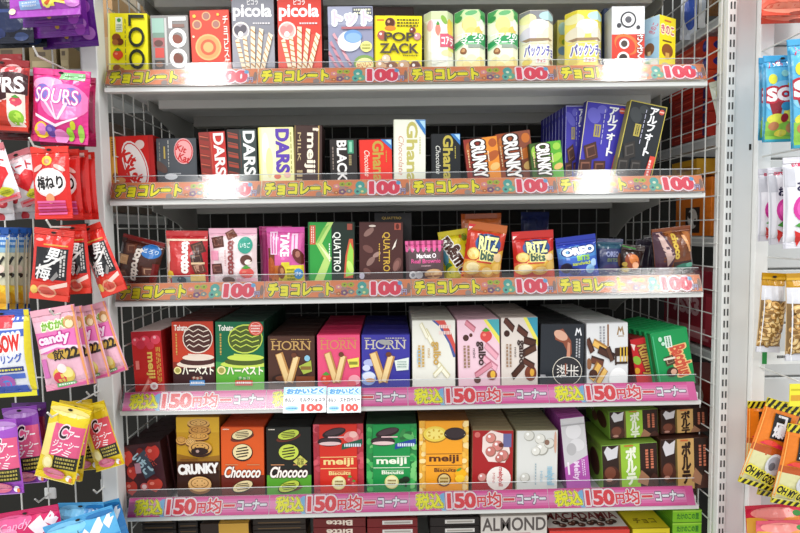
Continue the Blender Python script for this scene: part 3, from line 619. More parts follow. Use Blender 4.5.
def alfort(label, TL, TR, yv, Y, base, edge, c1, side, rows=1, rl=None, drift=(0, 0), tagc='b8a850'):
    return carton('chocolate_biscuit_box', label, TL, TR, yv, Y, .02, base, [
        R(.0, -.6, .025, 1, edge), R(0, .985, 1, 1, edge), R(.975, -.6, 1, 1, edge), O(.88, .91, .07, 'd85040'), R(.82, .9, .94, .92, 'f0c8b8'),
        E(.22, .8, .15, .12, c1, 30), E(.4, .9, .12, .06, c1), R(.26, .5, .42, .68, tagc), small_print(.29, .52, .39, .66, base, 2, True),
        choc(.25, .28, .15, 20, '4a2a22' if base != '22262a' else '2e2a28', '8a5a48' if base != '22262a' else '55504c'), choc(.16, .04, .15, 5, '4a2a22' if base != '22262a' else '2e2a28', '8a5a48' if base != '22262a' else '55504c'), choc(.5, .05, .14, 5, '4a2a22' if base != '22262a' else '2e2a28', '8a5a48' if base != '22262a' else '55504c'),
        T('ア\nル\nフ\nォ\n|\nト', .54, .24, .8, .95, 'f4f4f6', 0, .05), small_print(.45, .4, .48, .9, 'c8c8e0', 1, True),
        P([(.74, -.3), (.9, -.3), (.97, .26), (.82, .26)], 'd84a3a'), small_print(.8, -.1, .9, .2, 'f4d0c8', 1, True)], sh=2, side=side, rows=rows, rl=rl, drift=drift)
alfort('blue chocolate biscuit box standing upright at the front of the blue row', (565.5, 105.5), (589, 105.5), 173, .083, '4a42b8', 'c8c8e0', '6a66cc', '3630a0', 8, 'blue chocolate biscuit box in the upright row', (-.0012, 0))
alfort('blue chocolate biscuit box with white vertical lettering leaning right at the front', (586.5, 100.5), (628.5, 105.5), 172, .0585, '423ab0', 'd8d0a0', '6a66cc', '2c2688')
alfort('black chocolate biscuit box with gold edges leaning right, rightmost on the second shelf', (630.5, 99.5), (668, 107.5), 171, .034, '22262a', 'c8b850', '3a3e40', '8a8040')

# =============================================================== THIRD SHELF
def chocs(seedn, n, spots): 
    return [choc(u, v, s, r) for u, v, s, r in spots]
bag('chocolate_bag', 'brown chocolate bag tilted with white vertical letters, leftmost on the third shelf', (124, 233), (166, 243.5), 281, .045, .03, '4a241a', [
    R(0, -.3, .12, 1, '3a1a14'), choc(.3, .72, .13, 15, '6a3a28', '9a6a50'), choc(.16, .45, .13, 5, 'c89868', 'e0b888'), choc(.2, .1, .14, 20, '5a3024', '8a5a44'), choc(.8, .3, .12, 10, '6a3a28', 'c89a7a'), E(.75, .75, .22, .16, '2f7ac8'), T('とろり', .58, .7, .92, .8, 'cfe6f6', 0, .03), T('torotto', .42, .02, .6, .78, 'f2e8dc', -90, .06), R(.86, -.3, 1, .5, '7a1c1c'), R(.0, .92, 1, 1, '7a1a18')], sh=3, seal='6a1c18', seed=3)
bag('chocolate_bag', 'red chocolate bag with white vertical letters beside the brown tilted bag', (166, 230.6), (208, 230.8), 281, .040, .03, 'b8222a', [
    R(0, .8, 1, .84, 'f0d8c0'), R(0, -.2, .1, .8, 'e8c8b0'), E(.06, .55, .08, .2, 'f4e4d8'), R(.12, .0, .62, .78, 'c83a3a'), choc(.8, .66, .14, 20, '4a2a20', '7a4e3a'), choc(.78, .44, .13, 10, '3a221c', '7a5a48'), choc(.82, .26, .13, 15, '6a3a2c', 'c09078'), R(.66, .34, .95, .38, 'e8c8a0'), O(.12, .14, .1, 'f0c840', 7), R(.15, -.2, .95, .1, '8aa0a8'), E(.4, .02, .12, .08, '3a4a5a'), R(.62, .0, .95, .14, 'e8c878'),
    T('torotto', .42, .16, .62, .8, 'fbf6f0', -90, .07)], sh=3, seal='c42a2e', seed=5)
bag('chocolate_bag', 'pale pink chocolate bag with brown vertical letters and a teal seal', (208.8, 228.3), (257, 228), 281, .040, .03, 'f0dcde', [
    R(0, .86, 1, 1, 'f0b8cc'), R(0, -.2, .1, .86, 'f2c4d4'), choc(.2, .74, .13, 10, '5a342c', '8a5c50'), choc(.47, .88, .1, 30, '7a4a3e', 'a87868'), R(.04, .4, .22, .58, 'f0a0bc'), choc(.17, .24, .12, 5, '5a3430', '906054'), E(.78, .68, .15, .16, '3aa08a'), T('いちご', .68, .63, .88, .73, 'e0f6f0', 0, .03), E(.8, .4, .12, .1, '5a3228'), E(.84, .36, .07, .05, 'f0e0d8'), berry(.8, .16, .14, .1, 'e8605a'), E(.42, .03, .14, .06, '6a4038'), R(.6, .0, .98, .06, 'f0b8c8'),
    T('torotto', .43, .12, .57, .78, '8a3a3a', -90, .05), small_print(.36, .3, .39, .6, 'c08080', 1, True)], sh=3, seal='eeb0c8', seed=7)
bag('chocolate_bag', 'magenta snack bag half hidden behind the pink biscuit bag on the third shelf', (259, 226.5), (292, 226), 281, .078, .02, 'c2387e', [R(.1, -.2, .2, 1, 'd85a98')], sh=3, seal='b83078', seed=8)
bag('chocolate_bag', 'bright pink biscuit bag with white vertical letters and a yellow patch', (266.5, 227.5), (304.5, 227), 281, .040, .032, 'd960a4', [
    R(.02, -.2, .22, .62, '7a3c24'), R(.12, -.2, .42, .3, 'c8702c'), E(.1, .25, .12, .2, 'b85a28'), R(.4, -.2, .98, .3, 'e8d838'), P([(.3, .0), (.42, .36), (.62, .36), (.6, -.1)], 'e8d838'), R(.1, .5, .3, .92, 'f0cce4'), R(.14, .52, .18, .9, 'd960a4'), R(.22, .52, .26, .9, 'd960a4'), R(.68, .5, .84, .88, 'f0cce4'), R(.74, .52, .77, .86, 'd960a4'), T('TAKE', .38, .46, .62, .9, 'fbeaf4', -90, .06), E(.4, .18, .1, .13, '8a4426'), E(.42, .2, .05, .06, 'c88a58'), E(.86, .46, .13, .16, '6a2a24', 30), E(.84, .5, .06, .06, 'b07060'), E(.84, .14, .12, .1, '4a90d0'), T('プチ', .76, .1, .92, .18, 'e8f4fc', 0, .03), small_print(.55, .02, .75, .25, '8a8a20', 4)], sh=3, seal='d048a0', seed=11)
def quattro(label, TL, TR, base, art, tc, side, rows=1, rl=None):
    carton('chocolate_box', label, TL, TR, 278, .034, .035, base, art+[T('QUATTRO', .52, .12, .7, .82, tc, -90, .015), small_print(.44, .3, .48, .62, tc, 1, True)], sh=3, side=side, rows=rows, rl=rl)
quattro('dark green chocolate box with pale green zigzag and white vertical letters', (307.5, 222), (355, 222), '16281e', [
    R(0, -.4, .5, 1, '2f9a3e'), P([(.42, 1), (.55, 1), (.3, .62), (.5, .35), (.3, -.1), (.1, -.1), (.34, .35), (.16, .62)], 'b8d878'), P([(.34, .9), (.46, .96), (.22, .62), (.16, .62)], '8ac05a'), P([(.2, .64), (.28, .56), (.5, .36), (.44, .32)], 'e8f0b8'), R(.04, .6, .16, .94, 'd0553c'), small_print(.06, .62, .14, .92, 'f4d8c8', 2, True), R(.0, -.4, .03, 1, '1f6a34'),
    P([(.76, .0), (.8, .4), (.88, .7), (.96, .7), (.98, .4), (.96, .0)], 'c85a3a'), P([(.8, .02), (.84, .4), (.9, .64), (.97, .5), (.97, .06)], '9ad050'), E(.9, .2, .06, .12, 'c8e878', 20), R(.84, .86, .95, .97, '9a4a3a')], 'f0f4ea', '0e1c14')
quattro('maroon brown chocolate box with gold vertical letters and leaf shapes', (358.7, 222), (403.5, 222), '482320', [
    E(.22, .82, .14, .05, '8a6860', 40), E(.3, .93, .08, .02, 'd8c8bc'), E(.2, .52, .13, .06, '6e4640', -30), E(.26, .3, .13, .05, '8a6a62', 50), E(.18, .12, .1, .05, '6e4640', -40), E(.4, .42, .1, .04, 'a08078', 30), E(.86, .24, .09, .13, '6e4640', -20), E(.84, .22, .06, .1, '8a5e56', -20), P([(.74, .5), (.8, .62), (.86, .7), (.82, .56)], 'e8dcd0'), R(.8, .86, .95, .98, 'a85040'), E(.87, .92, .04, .05, '5a2018'), E(.06, .04, .06, .06, 'c0b8c8')], 'd0a840', '2a1412', 1, None)
carton('chocolate_box', 'near-black chocolate box with a small gold word standing behind the maroon box', (374, 213), (412, 213), None, .082, .03, '171213', [T('QUATTRO', .2, .91, .72, .95, 'b8963c', 0, .02)], sh=3)
bag('brownie_bag', 'small dark brownie bag with a pink scalloped stripe top', (404.8, 241), (443.5, 240), 279, .038, .024, '594246', [
    R(0, .8, 1, 1, 'a03a66')]+[P([(k/7, 1), ((k+.55)/7, 1), ((k+.55)/7, .74), ((k+.27)/7, .70), (k/7, .74)], 'e0609a') for k in range(7)]+[T('Market O', .28, .55, .8, .67, 'f6eef0', 0, .04), T('Real Brownie', .14, .42, .92, .53, 'e05a96', 0, .02), small_print(.4, .33, .65, .38, 'c8a0a8', 1), E(.72, .14, .24, .13, 'd0a070'), E(.7, .18, .18, .07, 'e4c090'), R(.5, .06, .94, .1, '8a5840'), O(.18, .12, .1, 'e8e4e6'), O(.34, .12, .1, 'd8d4d8'), O(.18, .12, .05, '9a9aa0')], sh=3, seal='a03a66', st=.008, seed=13)
bag('candy_bag', 'bright yellow candy bag with slanted brown and white letters', (437.5, 232.5), (467, 228), 276, .074, .026, 'e6d21e', [
    R(0, .86, 1, 1, 'd8c418'), E(.12, .45, .1, .2, '5a9ab0'), E(.2, .2, .12, .12, '4a8a50'), E(.85, .82, .1, .08, '7a8a20'), E(.88, .5, .08, .1, '4a9a58'), E(.35, .12, .25, .13, 'f0e040'), E(.3, .14, .1, .06, 'f8f088'), E(.9, .62, .06, .06, 'c8502c'), E(.72, .85, .05, .04, 'd07a2c'),
    T("m&m's", -.14, .32, 1.16, .66, '4a2414', -64, .06, (('f8f4ec', .06),))], sh=3, seal='d4c018', seed=17)
bag('cracker_bag', 'orange cracker bag top standing behind the tilted cheese cracker bag', (461, 214), (501, 213), 270, .10, .02, 'b85a1c', [R(.1, .9, .9, 1, 'a04a18')], sh=3, seal='a84e18', seed=18)
def ritz(label, TL, TR, yb, base, top, low, Y, seal, sd):
    bag('cracker_bag', label, TL, TR, yb, Y, .034, base, [
        R(0, .84, 1, 1, top), P([(0, .95), (0, .78), (.2, .95)], 'd8343a'), P([(.02, .9), (.12, .9), (.02, .82)], 'f4e8e0'), R(0, -.2, 1, .3, low), P([(.3, .32), (1, .55), (1, .2), (.2, .1)], 'e8b848'), E(.55, .62, .34, .19, '2f5490'), T('RITZ', .3, .5, .82, .76, 'eef0a0', 0, .06, (('1c3058', .1),)), T('bits', .38, .32, .74, .5, '3f5a4a', 0, .05, (('e8e090', .12),)),
        E(.2, .42, .15, .11, 'e8c060'), E(.2, .43, .12, .08, 'f4dc8c'), E(.22, .16, .22, .13, 'e8c470'), E(.24, .17, .16, .09, 'f6e4b0'), E(.6, .12, .2, .11, 'e4a848'), E(.62, .13, .14, .07, 'f2d48c'), E(.88, .2, .14, .1, 'eac066'), E(.85, .4, .12, .08, 'f0d0a0'), R(.3, .27, .7, .3, 'c83a2c')], sh=3, seal=seal, st=.016, seed=sd)
ritz('red and orange cheese cracker bag tilted with an orange top seal', (469, 220.5), (507.5, 226), 277, 'c83a24', 'c0642a', 'dc8c34', .044, 'c4641e', 19)
ritz('red and yellow cheese cracker bag right of the orange topped one', (511.5, 232), (553, 229.5), 275, 'c42a24', 'c42a24', 'd8503c', .046, 'b02424', 23)
bag('biscuit_bag', 'bright blue mini biscuit bag with white oval letters tilted left', (555, 238.5), (595, 233.5), 274, .044, .03, '2c44ac', [
    R(0, .4, 1, .72, '4a8ad0'), R(0, .3, 1, .45, '3a66c0'), E(.5, .62, .46, .13, '7ab8e4', 2), T('OREO', .1, .52, .92, .72, 'f4f8fc', 4, .08, (('1c2c78', .1),)), T('BITS', .42, .36, .76, .5, '9ad04a', 0, .06), T('sandwich', .3, .25, .8, .34, 'c8d848', 0, .03), O(.16, .2, .13, '2a2640'), E(.36, .1, .14, .1, '1c2c6c'), E(.75, .12, .12, .12, '8ab8e0'), E(.86, .28, .08, .1, 'b0d0f0'), R(0, .88, 1, 1, '2234a0')], sh=3, seal='2232a0', st=.016, seed=29)
bag('biscuit_bag', 'dark blue bag seen at the very back behind the cracker bags', (521, 212), (549, 212), 270, .30, .02, '1c2a66', [], sh=3, seed=30)
bag('biscuit_bag', 'dull navy biscuit bag with a small white word beside the bright blue bag', (597, 238.5), (623, 239), 273, .060, .024, '2c3462', [R(0, .72, 1, .9, '2c5468'), T('OREO', .3, .48, .8, .64, '8a90b8', 0, .05), T('BITS', .35, .34, .75, .44, '6a7a58', 0, .03), E(.5, .15, .3, .12, '3a2c58'), E(.85, .4, .1, .2, '5a3a2a')], sh=3, seal='262e54', seed=31)
bag('biscuit_bag', 'dark chocolate biscuit bag with an orange swirl right of the navy bag', (622, 244), (645, 246.5), 273, .052, .022, '26140f', [P([(.0, .92), (.6, .86), (.6, .9), (.0, .96)], '3f8a3a'), E(.45, .42, .3, .3, '8a3c18', 30), E(.5, .5, .2, .18, 'd07838', 40), E(.6, .3, .14, .12, 'f0b088', 30), E(.2, .12, .14, .1, 'a08830'), E(.15, .3, .1, .08, 'b89840')], sh=3, seal='2e1a14', seed=37)
for k in range(3):
    bag('biscuit_bag', ['thin dark bag standing first to the right of the orange swirl bag', 'thin dark bag standing second to the right of the orange swirl bag', 'thin dark red bag standing behind the big bronze foil bag'][k], (636+k*8, 239-k*2), (651+k*8, 240-k*2), 272, .075+.03*k, .012, ['2a2430', '251c28', '4a1a18'][k], [R(.1, .1, .5, .8, '3a3040')], sh=3, seed=40+k, group='thin dark bags at the right of the third shelf')
bag('biscuit_bag', 'big bronze foil bag with gold vertical letters, rightmost on the third shelf', (651, 229.5), (690, 225), 270, .040, .032, '6e3a1c', [
    P([(0, .95), (.25, .95), (.45, .4), (.3, -.1), (0, -.1)], '4a2c3a'), P([(.1, .9), (.2, .9), (.42, .35), (.28, .1)], 'c8a8a0'), P([(.3, .9), (.5, .95), (.6, .5)], '9a5a28'), P([(.75, .9), (.95, .85), (.98, .5), (.85, .6)], 'a86430'), P([(.7, .8), (.78, .8), (.95, .4), (.88, .4)], 'e0a068'), T('choco', .42, .26, .62, .86, 'd0b048', -90, .06), R(.4, -.1, 1, .2, '2c1410'), E(.7, .08, .26, .07, '2f6a58'), E(.85, .1, .12, .05, '5aa088'), R(0, .93, 1, 1, '7a3c1a')], sh=3, seal='7a3a18', seed=47, cr=1.6)
# =============================================================== FOURTH SHELF
carton('chocolate_box', 'slim red almond chocolate box with gold vertical letters, leftmost on the fourth shelf', (130.3, 332), (161, 330.5), 389, .034, .045, 'c31f1e', [
    R(0, .8, 1, 1, 'b01c28'), O(.15, .83, .14, 'e0485a'), O(.45, .84, .17, 'd83a50'), O(.8, .85, .16, 'e04a60'), O(.3, .77, .15, 'c83046'), O(.62, .75, .13, 'd03a4e'), O(.42, .87, .05, 'f4b0b8'), O(.78, .89, .05, 'f4b0b8'), O(.12, .86, .04, 'f4b0b8'),
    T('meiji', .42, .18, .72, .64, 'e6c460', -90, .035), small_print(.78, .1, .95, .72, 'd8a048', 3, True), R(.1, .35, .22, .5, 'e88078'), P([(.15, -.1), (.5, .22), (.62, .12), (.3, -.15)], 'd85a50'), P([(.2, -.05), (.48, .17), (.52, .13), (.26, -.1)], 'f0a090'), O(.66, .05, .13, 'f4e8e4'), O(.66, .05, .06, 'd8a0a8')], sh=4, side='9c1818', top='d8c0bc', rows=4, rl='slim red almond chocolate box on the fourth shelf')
def harvest(label, TL, TR, yv, top, mid, low, bc, bz, tag_c, badge, rows, rl, side):
    carton('biscuit_box', label, TL, TR, yv, .036, .04, top, [
        R(0, -.4, 1, .33, low), P([(0, .40), (.5, .36), (1, .42), (1, .3), (0, .3)], mid), T('Tohato', .06, .86, .38, .95, 'f2efe6', 0, .04), small_print(.08, .5, .14, .82, 'c8a050', 1, True),
        E(.6, .36, .5, .06, bz, 0), E(.6, .40, .42, .06, bc), E(.62, .46, .38, .05, bz), E(.62, .74, .36, .22, bz, 8), E(.62, .74, .34, .2, bc, 8)]+
        [P([(.30+.02*k, .86-k*.075), (.42, .89-k*.075), (.52, .85-k*.075), (.64, .89-k*.075), (.76, .85-k*.075), (.9, .88-k*.075), (.9, .865-k*.075), (.76, .835-k*.075), (.64, .875-k*.075), (.52, .835-k*.075), (.42, .875-k*.075), (.30+.02*k, .845-k*.075)], bz) for k in range(4)]+
        [P([(.38, .52), (.7, .50), (.9, .46), (.9, .44), (.7, .48), (.38, .5)], bz), O(.12, .27, .09, 'f0e4a0'), O(.12, .27, .06, 'a8a050'), T('ハーベスト', .23, .2, .98, .33, 'f6f2e0', 0, .045), R(.45, .135, .7, .17, mid), T('チョコ', .47, .13, .7, .175, 'e8e0c8', 0, .02), R(.4, .04, .76, .12, tag_c), small_print(.43, .06, .73, .11, 'f4f0f0', 1)]+
        ([O(.84, .9, .15, 'd8483a'), O(.84, .9, .125, 'f0c8b8'), O(.84, .9, .115, 'd8483a'), small_print(.75, .84, .93, .96, 'f6e0d8', 3)] if badge else []), sh=4, side=side, rows=rows, rl=rl)
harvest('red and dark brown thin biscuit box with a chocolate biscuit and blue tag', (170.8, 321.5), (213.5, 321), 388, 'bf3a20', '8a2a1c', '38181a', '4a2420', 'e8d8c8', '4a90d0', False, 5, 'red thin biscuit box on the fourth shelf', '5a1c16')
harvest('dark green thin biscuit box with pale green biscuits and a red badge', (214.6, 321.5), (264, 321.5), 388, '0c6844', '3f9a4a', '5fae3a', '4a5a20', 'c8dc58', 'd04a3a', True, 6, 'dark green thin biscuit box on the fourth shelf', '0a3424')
def horn(label, TL, TR, base, tc, cup, extra, side, rl, top):
    carton('wafer_box', label, TL, TR, 386, .036, .052, base, [
        T('HORN', .09, .72, .9, .9, tc, 0, .0), [R(.09+.81*a, vv, .09+.81*b, vv+.018, tc) for a, b, vv in ((-.02, .08, .72), (-.02, .08, .882), (.14, .25, .72), (.14, .25, .882), (.51, .63, .72), (.5, .6, .882), (.7, .79, .72), (.76, .86, .72), (.74, .84, .882), (.93, 1.03, .882))], small_print(.06, .92, .2, .95, tc, 1), small_print(.5, .92, .9, .95, tc, 1), extra,
        wafer(.24, .66, .44, .08, .085, 'e8c88c', 'b8854a'), wafer(.62, .6, .46, .08, .075, 'ecd098', 'b8854a'), E(.56, .62, .06, .05, '6a3a24')]+cup, sh=4, side=side, top=top, rows=5, rl=rl)
horn('brown hollow wafer box with gold serif word HORN', (267.3, 336), (315, 336), '4c2b20', 'c8a060', [P([(.66, .4), (.92, .52), (.94, .3), (.76, .24)], 'a8b848'), E(.84, .56, .06, .06, '8ac0d8'), R(.7, .33, .92, .4, '8a6a30'), R(.6, -.1, 1, .2, '7a3e20')], [E(.28, .14, .2, .1, '2e1812'), E(.75, .14, .15, .1, '2e1812'), E(.28, .16, .12, .05, '6a3a24')], '33190f', 'brown hollow wafer box on the fourth shelf', '3a1e16')
horn('pink hollow wafer box with gold serif word HORN', (316.5, 335), (360.2, 334.5), 'e4507a', 'd08a58', [P([(.7, .52), (.97, .56), (.97, .38), (.76, .36)], 'e8dc58'), R(.74, .42, .94, .48, '8a8a30')], [berry(.2, .14, .13, .1), E(.86, .12, .14, .1, 'f2a8b4'), E(.8, .05, .1, .06, 'e0606a')], 'a82850', 'pink hollow wafer box on the fourth shelf', 'd8305e')
horn('blue violet hollow wafer box with silver serif word HORN', (361, 334.8), (410.2, 334.5), '3a369c', 'c8c0b0', [P([(.68, .5), (.98, .56), (.97, .32), (.72, .3)], 'dfe8e0'), small_print(.74, .36, .93, .5, '9ab0a8', 3), E(.48, .86, .13, .05, '9a9a9a', -10)], [E(.14, .16, .16, .14, '8aa4d8'), E(.15, .2, .13, .08, 'e0e6f4'), E(.18, .12, .1, .04, 'c89870'), E(.16, .46, .12, .07, 'b0b8e0'), E(.1, .36, .08, .06, 'd0d8f0')], '25226e', 'blue violet hollow wafer box on the fourth shelf', '2e2a88')
def galbo(label, TL, TR, yv, base, tc, art, side, top, rl, rows=6):
    carton('chocolate_box', label, TL, TR, yv, .036, .036, base, art+[T('galbo', .44, .28, .66, .66, tc, -90, .03), T('mini', .36, .4, .42, .55, tc, -90, .0), small_print(.12, .25, .3, .6, tc if tc != '3a2420' else '9a7a60', 2, True)], sh=4, side=side, top=top, rows=rows, rl=rl)
galbo('white chocolate stick box with gold vertical letters and a red blue ribbon', (411.6, 320.5), (455.6, 320), 382, 'e6e4da', 'c8a050', [
    P([(.45, 1), (.62, .9), (.85, .62), (.95, .4), (1, .4), (1, .52), (.85, .85), (.7, 1)], '4a5a9a'), P([(.52, 1), (.68, .9), (.9, .62), (1, .44), (1, .6), (.9, .8), (.75, 1)], 'd05048'), small_print(.62, .75, .9, .95, 'f0d8d0', 2), wafer(.3, .85, .48, .62, .05, 'f2eeda', 'd0c8a0'), wafer(.2, .95, .36, .72, .04, 'f0ecd8', 'd0c8a0'), wafer(.6, .3, .85, .08, .05, 'f2eeda', 'd0c8a0'), wafer(.5, .1, .7, .25, .045, 'f2eeda', 'd0c8a0'), R(.12, .3, .2, .52, '9ac0dc')], 'b8b6ac', 'd2d0c4', 'white chocolate stick box on the fourth shelf')
galbo('pink chocolate stick box with dark vertical letters and a strawberry', (456.6, 320.3), (499.5, 318.8), 383, 'ecc8d4', '3a2420', [
    P([(.62, 1), (.7, 1), (1, .72), (1, .6)], 'e8e060'), P([(.7, 1), (.98, 1), (1, .98), (1, .72)], '4aa8b0'), wafer(.2, .97, .42, .84, .05, 'd88a98', 'b06070'), E(.2, .72, .07, .05, '4a2a24'), E(.32, .76, .04, .03, '5a3028'), berry(.68, .74, .14, .09, 'd84a48'), wafer(.66, .6, .94, .4, .06, 'e8a8b8', 'c07a8c'), wafer(.6, .4, .92, .22, .06, 'eab0c0', 'c07a8c'), wafer(.4, .12, .8, .3, .05, 'd890a0', 'b06070'), E(.8, .12, .12, .08, '8a4a3c'), E(.82, .13, .06, .06, 'e8b840'), E(.45, .05, .08, .05, '5a3028')], 'c89aa8', 'e0b8c4', 'pink chocolate stick box on the fourth shelf')
galbo('beige chocolate stick box with dark vertical letters and dark sticks', (500.5, 317.8), (538, 317), 383, 'ddd2ca', '3a2420', [
    P([(.6, 1), (.7, 1), (1, .68), (1, .55)], 'e8e060'), P([(.7, 1), (.98, 1), (1, .98), (1, .68)], '3a98b0'), wafer(.1, .98, .35, .82, .06, '5a3024', '3a1c14'), E(.16, .76, .08, .05, '3a1c14'), wafer(.45, .85, .72, .72, .06, '5a3024', '34180f'), wafer(.62, .66, .95, .6, .06, '4a281c', '34180f'), wafer(.6, .45, .95, .55, .06, '54301f', '34180f'), wafer(.3, .1, .62, .3, .06, '4a281c', '34180f'), E(.8, .15, .16, .12, '7a3c28'), E(.84, .16, .06, .06, 'e0a840'), wafer(.6, .35, .9, .25, .05, '5a3024', '34180f')], 'a89c94', 'c8b8b0', 'beige chocolate stick box on the fourth shelf')
def mark(u, v, s, c): return [P([(u-s, v-s*.8), (u-s*.6, v-s*.8), (u-s*.4, v+s*.2), (u, v-s*.3), (u+s*.4, v+s*.2), (u+s*.6, v-s*.8), (u+s, v-s*.8), (u+s*.5, v+s), (u, v+s*.3), (u-s*.5, v+s)], c)]
carton('chocolate_box', 'black half-baked chocolate box with a white ringed two character emblem', (540.6, 324), (585, 324), 380, .036, .045, '262a31', [
    P([(.3, .86), (.5, .92), (.7, .7), (.72, .48), (.62, .3), (.58, .3), (.62, .5), (.52, .66), (.34, .72)], '8a4a34'), E(.46, .8, .17, .08, 'd8a890', -30), P([(.62, .68), (.68, .66), (.68, .44), (.64, .3), (.6, .4)], 'c88a70'), mark(.86, .86, .08, 'e8e8ea'), small_print(.8, .4, .92, .74, 'b8b8bc', 2, True),
    O(.62, .16, .34, 'e0d8c8', 28), O(.62, .16, .325, '2c2a2e', 28), T('半\n熟', .38, .05, .88, .28, 'f2ece4', -90, .0), P([(.56, .3), (.6, .3), (.6, .1), (.57, .1)], '8a4a34'), small_print(.0, .05, .12, .12, 'b8b8bc', 1)], sh=4, side='16181c', top='15161a', rows=6, rl='black half-baked chocolate box on the fourth shelf', drift=(-.002, 0))
carton('biscuit_box', 'white biscuit box with dark chocolate rolls and a dark stand', (586, 323.8), (628.3, 322.5), 380, .036, .05, 'dfdfe0', [
    mark(.82, .86, .09, '9a7a50'), R(.76, .76, .9, .775, '9a7a50'), R(.5, .6, .54, .98, '8a5c38'), small_print(.3, .6, .46, .95, '9a9aa0', 2, True), P([(.68, .56), (1, .58), (1, .42), (.72, .42)], '3a2418'), R(.68, .26, .72, .56, '3a2418'), R(.8, .28, .83, .58, 'e0b840'), R(.88, .28, .91, .58, 'e0b840'), R(.95, .28, .98, .58, 'e0b840'), R(.7, .28, .98, .32, '3a2418'),
    wafer(.16, .68, .54, .5, .07, 'e8b860', 'a87838'), wafer(.02, .74, .14, .5, .06, '5a3020', '3a1c14'), wafer(.1, .38, .4, .3, .07, '6a3a28', '3a2018'), wafer(.28, .55, .66, .4, .07, '4a2a20', '2c1610'), wafer(.5, .58, .62, .34, .06, '5a3828', '2c1610'), wafer(.1, .02, .3, .3, .08, 'e0b058', '9a6a34'), wafer(.25, -.05, .45, .2, .07, 'e8bc68', '9a6a34'), E(.75, .02, .22, .2, 'f4f4f4'), E(.15, .12, .1, .08, '4a2a1e'), E(.05, .3, .06, .1, '8a5a3a')], sh=4, side='b8b8ba', top='d2d2d2', rows=6, rl='white biscuit box on the fourth shelf', drift=(-.0035, 0))
carton('chocolate_box', 'red rum raisin chocolate box leaning right with gold slanted letters', (629.5, 340), (653, 335.5), 377, .048, .02, 'c41c24', [
    T('Rummy', -.2, .24, 1.3, .6, 'c8a04a', -80, .04, (('6a1414', .06),), .2), P([(.0, .9), (.2, .85), (.1, .7)], 'f0d8d0'), E(.16, .46, .16, .12, '8ab83a', 30), E(.1, .2, .12, .08, 'd8a030')], sh=4, side='7a1216', rows=3, rl='red rum raisin chocolate box on the fourth shelf')
carton('chocolate_box', 'green liqueur chocolate box leaning left with red slanted letters, rightmost on the fourth shelf', (649.5, 334.5), (687, 327), 379, .030, .016, '14924e', [
    T('Bacchus', .28, .2, 1.16, .52, 'c8503c', -80, .05, (('e8c080', .09),), .2), R(.36, .66, .54, .9, 'e0ece4'), small_print(.38, .68, .52, .88, '4a8a60', 2, True), E(.24, .86, .05, .05, 'b8e0c8'), E(.3, .76, .05, .04, 'b8e0c8'), choc(.4, .4, .12, 10, '4a3a28', 'a89878'), R(.24, .42, .56, .46, 'e0d8c8'), E(.42, .16, .15, .1, '3a2a20'), E(.46, .16, .08, .06, 'd8a890'), R(.04, -.2, .07, .95, '4ab880')], sh=4, side='0c6a36', top='18a058', rows=9, rl='green liqueur chocolate box on the fourth shelf', drift=(-.0042, 0))
# =============================================================== FIFTH SHELF
carton('chocolate_box', 'dark strawberry print box with red berries, leftmost on the fifth shelf', (119.5, 446.5), (160, 441.5), 490, .036, .036, '4a2428', [
    berry(.12, .75, .16, .16, 'e04838', '7a2a22'), berry(.2, .42, .12, .14, 'd03c30', '6a2020'), berry(.12, .1, .16, .15, 'c43a2c', '5a2020'), berry(.78, .8, .18, .16, 'd84034', '5a2020'), berry(.72, .1, .2, .14, 'c84434', '5a2020'), E(.48, .8, .1, .12, '8a2a22'), P([(.36, .72), (.6, .88), (.78, .34), (.52, .24)], '46525e'), T('いちご', .2, .46, .8, .68, 'b8d4dc', -58, .06), T('いちご', .52, .6, .92, .68, 'd85a4a', -58, .03), R(.3, .38, .44, .6, 'c890a0'), O(.46, .08, .1, 'd06060'), O(.46, .08, .06, 'f0d0d0')], sh=5, side='3a1616', top='2a1214', rows=6, rl='dark strawberry print box on the fifth shelf', drift=(.0035, 0))
carton('biscuit_box', 'tall mustard and brown sandwich biscuit box with white arched word', (175.5, 417), (219.5, 417), 493, .034, .05, 'c8961e', [
    R(0, .0, 1, .42, '5a3418'), R(0, -.4, 1, .3, '3a1c12'), P([(0, .42), (0, .52), (.5, .46), (1, .5), (1, .42)], '9a6a1c'), R(0, .8, 1, 1, 'd8a828'),
    cookie(.52, .92, .26, .06, 'd8a860', '6a3a1c'), cookie(.55, .83, .26, .06, 'c89048', '5a2c14'), cookie(.52, .75, .24, .05, 'd8a050', '5a2c14'), cookie(.12, .7, .12, .05, 'd8a050', '6a3a1c'), cookie(.34, .68, .12, .05, 'e0b068', '6a3a1c'), cookie(.56, .6, .27, .09, 'd8a458', '3a1c10'), E(.55, .56, .2, .05, '2c1610'), E(.5, .56, .04, .02, 'b89890'),
    T('CRUNKY', .04, .26, .98, .4, 'f4f0ec', 3, .07, (('4a2414', .1),)), cookie(.54, .13, .27, .1, 'e0b070', '8a5a28'), R(.1, .44, .5, .46, '7a4a18')], sh=5, side='7a4a14', top='b07a18', rows=3, rl='tall mustard sandwich biscuit box on the fifth shelf')
